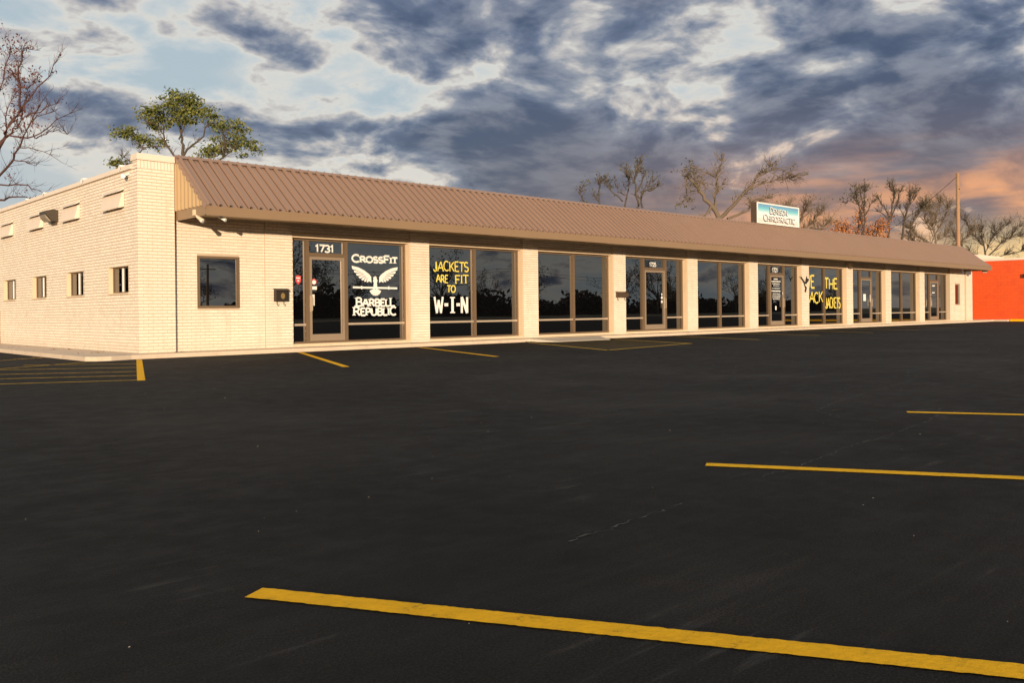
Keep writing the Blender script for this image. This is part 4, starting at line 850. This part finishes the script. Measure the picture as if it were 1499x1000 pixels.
LL = [[(0.0, 5.88), (0.57, 7.53), (1.13, 8.62), (1.6, 9.72), (2.34, 10.54), (2.45, 11.82), (2.55, 12.92), (2.92, 13.55)], [(2.34, 10.54), (2.99, 11.44), (3.92, 12.54), (4.06, 13.08)], [(1.32, 9.08), (1.69, 9.53), (2.61, 9.62), (3.35, 10.43), (4.18, 11.07)], [(0.28, 6.61), (1.11, 7.25), (2.5, 8.15), (3.15, 8.78), (3.98, 9.69), (4.81, 10.42)], [(3.98, 9.69), (4.63, 9.87), (5.22, 10.09)], [(3.15, 8.69), (3.7, 8.6), (4.61, 8.22)], [(1.11, 7.16), (2.03, 7.19), (2.67, 7.09), (3.31, 6.81)], [(0.37, 6.34), (1.11, 6.51), (1.66, 6.74), (2.16, 6.5)], [(0.57, 7.53), (0.96, 9.72), (1.33, 10.27), (1.35, 11.83), (1.59, 13.02)], [(2.61, 9.52), (3.43, 9.61), (4.26, 9.69), (4.9, 9.41)], [(2.5, 8.15), (3.23, 8.05), (3.87, 7.77)], [(2.71, 10.44), (3.35, 10.52), (4.55, 11.15)], [(2.44, 11.73), (2.18, 12.37), (1.71, 11.73)], [(0.57, 7.71), (0.41, 10.46), (1.17, 12.29), (1.46, 14.03)], [(0.96, 9.72), (1.06, 11.1), (1.62, 11.83)], [(.3, 6.6), (-1.2, 8.5), (-2.2, 11)], [(.2, 6.4), (-2, 7.4), (-3.6, 9)]]
tree('red_leaf_tree', 'nearly bare tree with a few dark red leaves at the left edge', (10.39, 48.06), LL, .10, 'bark_red', 21, twl=.85, twn=5.0, lv=1, twr=.015, up=.45, leaves=('leaf_red', .45, 4, .10, .070, lambda a, z: .95 if (1.0 < a < 2.7 and z > 9.6) else (.35 if a < 2.0 else .05)), shrink=.74, rmin=.03)
EV = [[(0.0, 7.25), (-0.03, 9.36), (-0.22, 10.26), (-0.51, 11.27), (-0.71, 11.78)], [(-0.03, 8.86), (-0.63, 9.67), (-1.02, 10.57), (-1.52, 10.98)], [(-0.03, 9.36), (1.09, 10.35), (1.5, 11.05)], [(-0.22, 10.26), (0.24, 10.96), (0.35, 11.86)], [(-0.63, 9.67), (-1.93, 9.68), (-2.54, 8.88), (-3.14, 9.29)], [(-1.93, 9.68), (-2.73, 10.29)], [(0.01, 8.25), (2.48, 9.03), (2.59, 10.23)], [(2.48, 9.03), (3.19, 9.63)], [(-2.54, 8.88), (-3.35, 8.89)]]
tree('evergreen_tree', 'round-crowned green tree behind the left corner of the building', (19.21, 45.2), EV, .10, 'bark', 22, twl=.7, twn=6.0, lv=1, twr=.02, up=.3,
     blobs=('leaf_green', [(-0.61, 11.57, 1.3, 0.7), (0.1, 12.1, 0.8, 0.42), (1.35, 11.2, 0.42, 0.55), (2.45, 10.6, 1.0, 0.6), (3.14, 9.63, 0.95, 0.6), (-2.83, 10.39, 0.75, 0.36), (-1.73, 9.98, 0.75, 0.32), (-3.4, 8.89, 0.4, 0.2), (1.38, 9.34, 0.5, 0.26), (-1.51, 11.48, 0.5, 0.5), (0.8, 11.7, 0.45, 0.5), (1.9, 9.7, 0.6, 0.4), (-.2, 12.25, .95, .40), (-1.2, 10.9, .6, .4), (.3, 11.2, .7, .35)], 30, .080))
# utility pole
t = thing('utility_pole', 'bare wooden utility pole rising behind the right end of the roof', 'pole', (76.2, 26.9, 0))
MB().tube([(76.2, 26.9, 0), (76.2, 26.9, 6), (76.2, 26.9, 11.9)], [.165, .15, .135], 10).build('shaft', 'pole_wood', t, smooth=True)
mb = MB(); mb.tube([(76.05, 26.76, 10.6), (76.2, 26.75, 10.55), (76.35, 26.8, 10.6)], .02, 5); mb.build('bolt', 'black_metal', t)
mb = MB(); a, b = Vector((76.1, 27.0, 11.55)), Vector((85.5, 37.0, 8.2)); mb.tube([a.lerp(b, k / 8) - Vector((0, 0, .25 * math.sin(math.pi * k / 8))) for k in range(9)], .022, 4); mb.build('guy_wire', 'wire', t)
# across the road, seen only as reflections in the shop glass
rr = random.Random(5)
def wildtree(seed, h):
    r2 = random.Random(seed); mb = MB(); tips = []
    mb.tube([(0, 0, 0), (.1, 0, h * .2), (0, .1, h * .42)], [h * .026, h * .02, h * .015], 6, False)
    for k in range(9):
        a = r2.uniform(0, 6.28); twigs(mb, Vector((0, 0, h * r2.uniform(.2, .42))), Vector((math.cos(a) * .8, math.sin(a) * .8, r2.uniform(.5, 1.5))), h * r2.uniform(.3, .48), h * .011, 3, r2, tips, .3, 0, .6)
    lm = MB()
    for p in tips:
        for k in range(3): leafquad(lm, p + Vector((r2.gauss(0, .25), r2.gauss(0, .25), r2.gauss(0, .25))), .16, r2)
    return mb.mesh('trunk', 'bark'), lm.mesh('crown', 'leaf_olive')
kinds = [wildtree(31, 9.5), wildtree(32, 8.0), wildtree(33, 10.5)]
for k in range(16):
    x = 40 + k * 15 + rr.uniform(-5, 5); y = -98 + rr.uniform(-12, 8); tt = thing('roadside_tree', 'dark bare tree across the road, seen only as a reflection in the shop glass', 'tree', (x, y, 0), 'trees mirrored in the glass')
    sc = rr.uniform(.9, 1.5); tt.scale = (sc, sc, sc); tt.rotation_euler.z = rr.uniform(0, 6.28); tr_, cr_ = kinds[k % 3]
    for nm, me in (('trunk', tr_), ('crown', cr_)):
        o = bpy.data.objects.new(nm, me); COL.objects.link(o); o.parent = tt
hm = MB()
for k in range(10000):
    x = rr.uniform(20, 300); hgt = 3.9 + 1.5 * math.sin(x * .16) + 1.0 * math.sin(x * .43 + 1); z = rr.uniform(0, max(1.6, hgt)); leafquad(hm, Vector((x, -108 + rr.gauss(0, 2.5), z)), .75, rr)
for (xa, xb, yy, h0) in ((15, 310, -109, 2.9),):
    n = 120
    for k in range(n):
        x0_, x1_ = xa + (xb - xa) * k / n, xa + (xb - xa) * (k + 1) / n; f_ = lambda x: h0 + 1.3 * math.sin(x * .16) + .8 * math.sin(x * .43 + 1)
        hm.quad((x0_, yy, 0), (x1_, yy, 0), (x1_, yy - .5, f_(x1_)), (x0_, yy - .5, f_(x0_))); hm.quad((x0_, yy - .5, f_(x0_)), (x1_, yy - .5, f_(x1_)), (x1_, yy - 4, 0), (x0_, yy - 4, 0))
hm.build('far_thicket', 'dark_foliage', kind='stuff', label='low dark thicket across the road, mirrored in the shop windows', category='thicket')
t = thing('roadside_pole', 'utility pole with a crossarm across the road, mirrored in the glass', 'pole', (45.5, -62, 0))
MB().tube([(45.5, -62, 0), (45.5, -62, 6.9)], [.17, .13], 8).build('shaft', 'pole_wood', t); MB().box(44.6, 46.4, -62.08, -61.92, 6.2, 6.32).build('crossarm', 'pole_wood', t)
mb = MB()
for dx in (0, .9): mb.tube([(45.5 + dx + (s_ - .5) * 200, -62, 7.3 - 1.2 * math.sin(math.pi * ((s_ * 4) % 1)) + dx * .5) for s_ in [k / 40 for k in range(41)]], .025, 4)
mb.build('power_line', 'wire', t)

hm = MB()  # unseen thicket added to block pale sky from the side panes' reflections
for k in range(7000):
    x = rr.uniform(-75, 2); hgt = 11 + 2.0 * math.sin(x * .23) + 1.2 * math.sin(x * .61 + 1); leafquad(hm, Vector((x, 112 + rr.gauss(0, 3), rr.uniform(0, hgt))), .95, rr)
hm.build('sky_blocker_thicket', 'dark_foliage', kind='stuff', label='unseen dark thicket added far behind to darken the side window reflections', category='thicket')
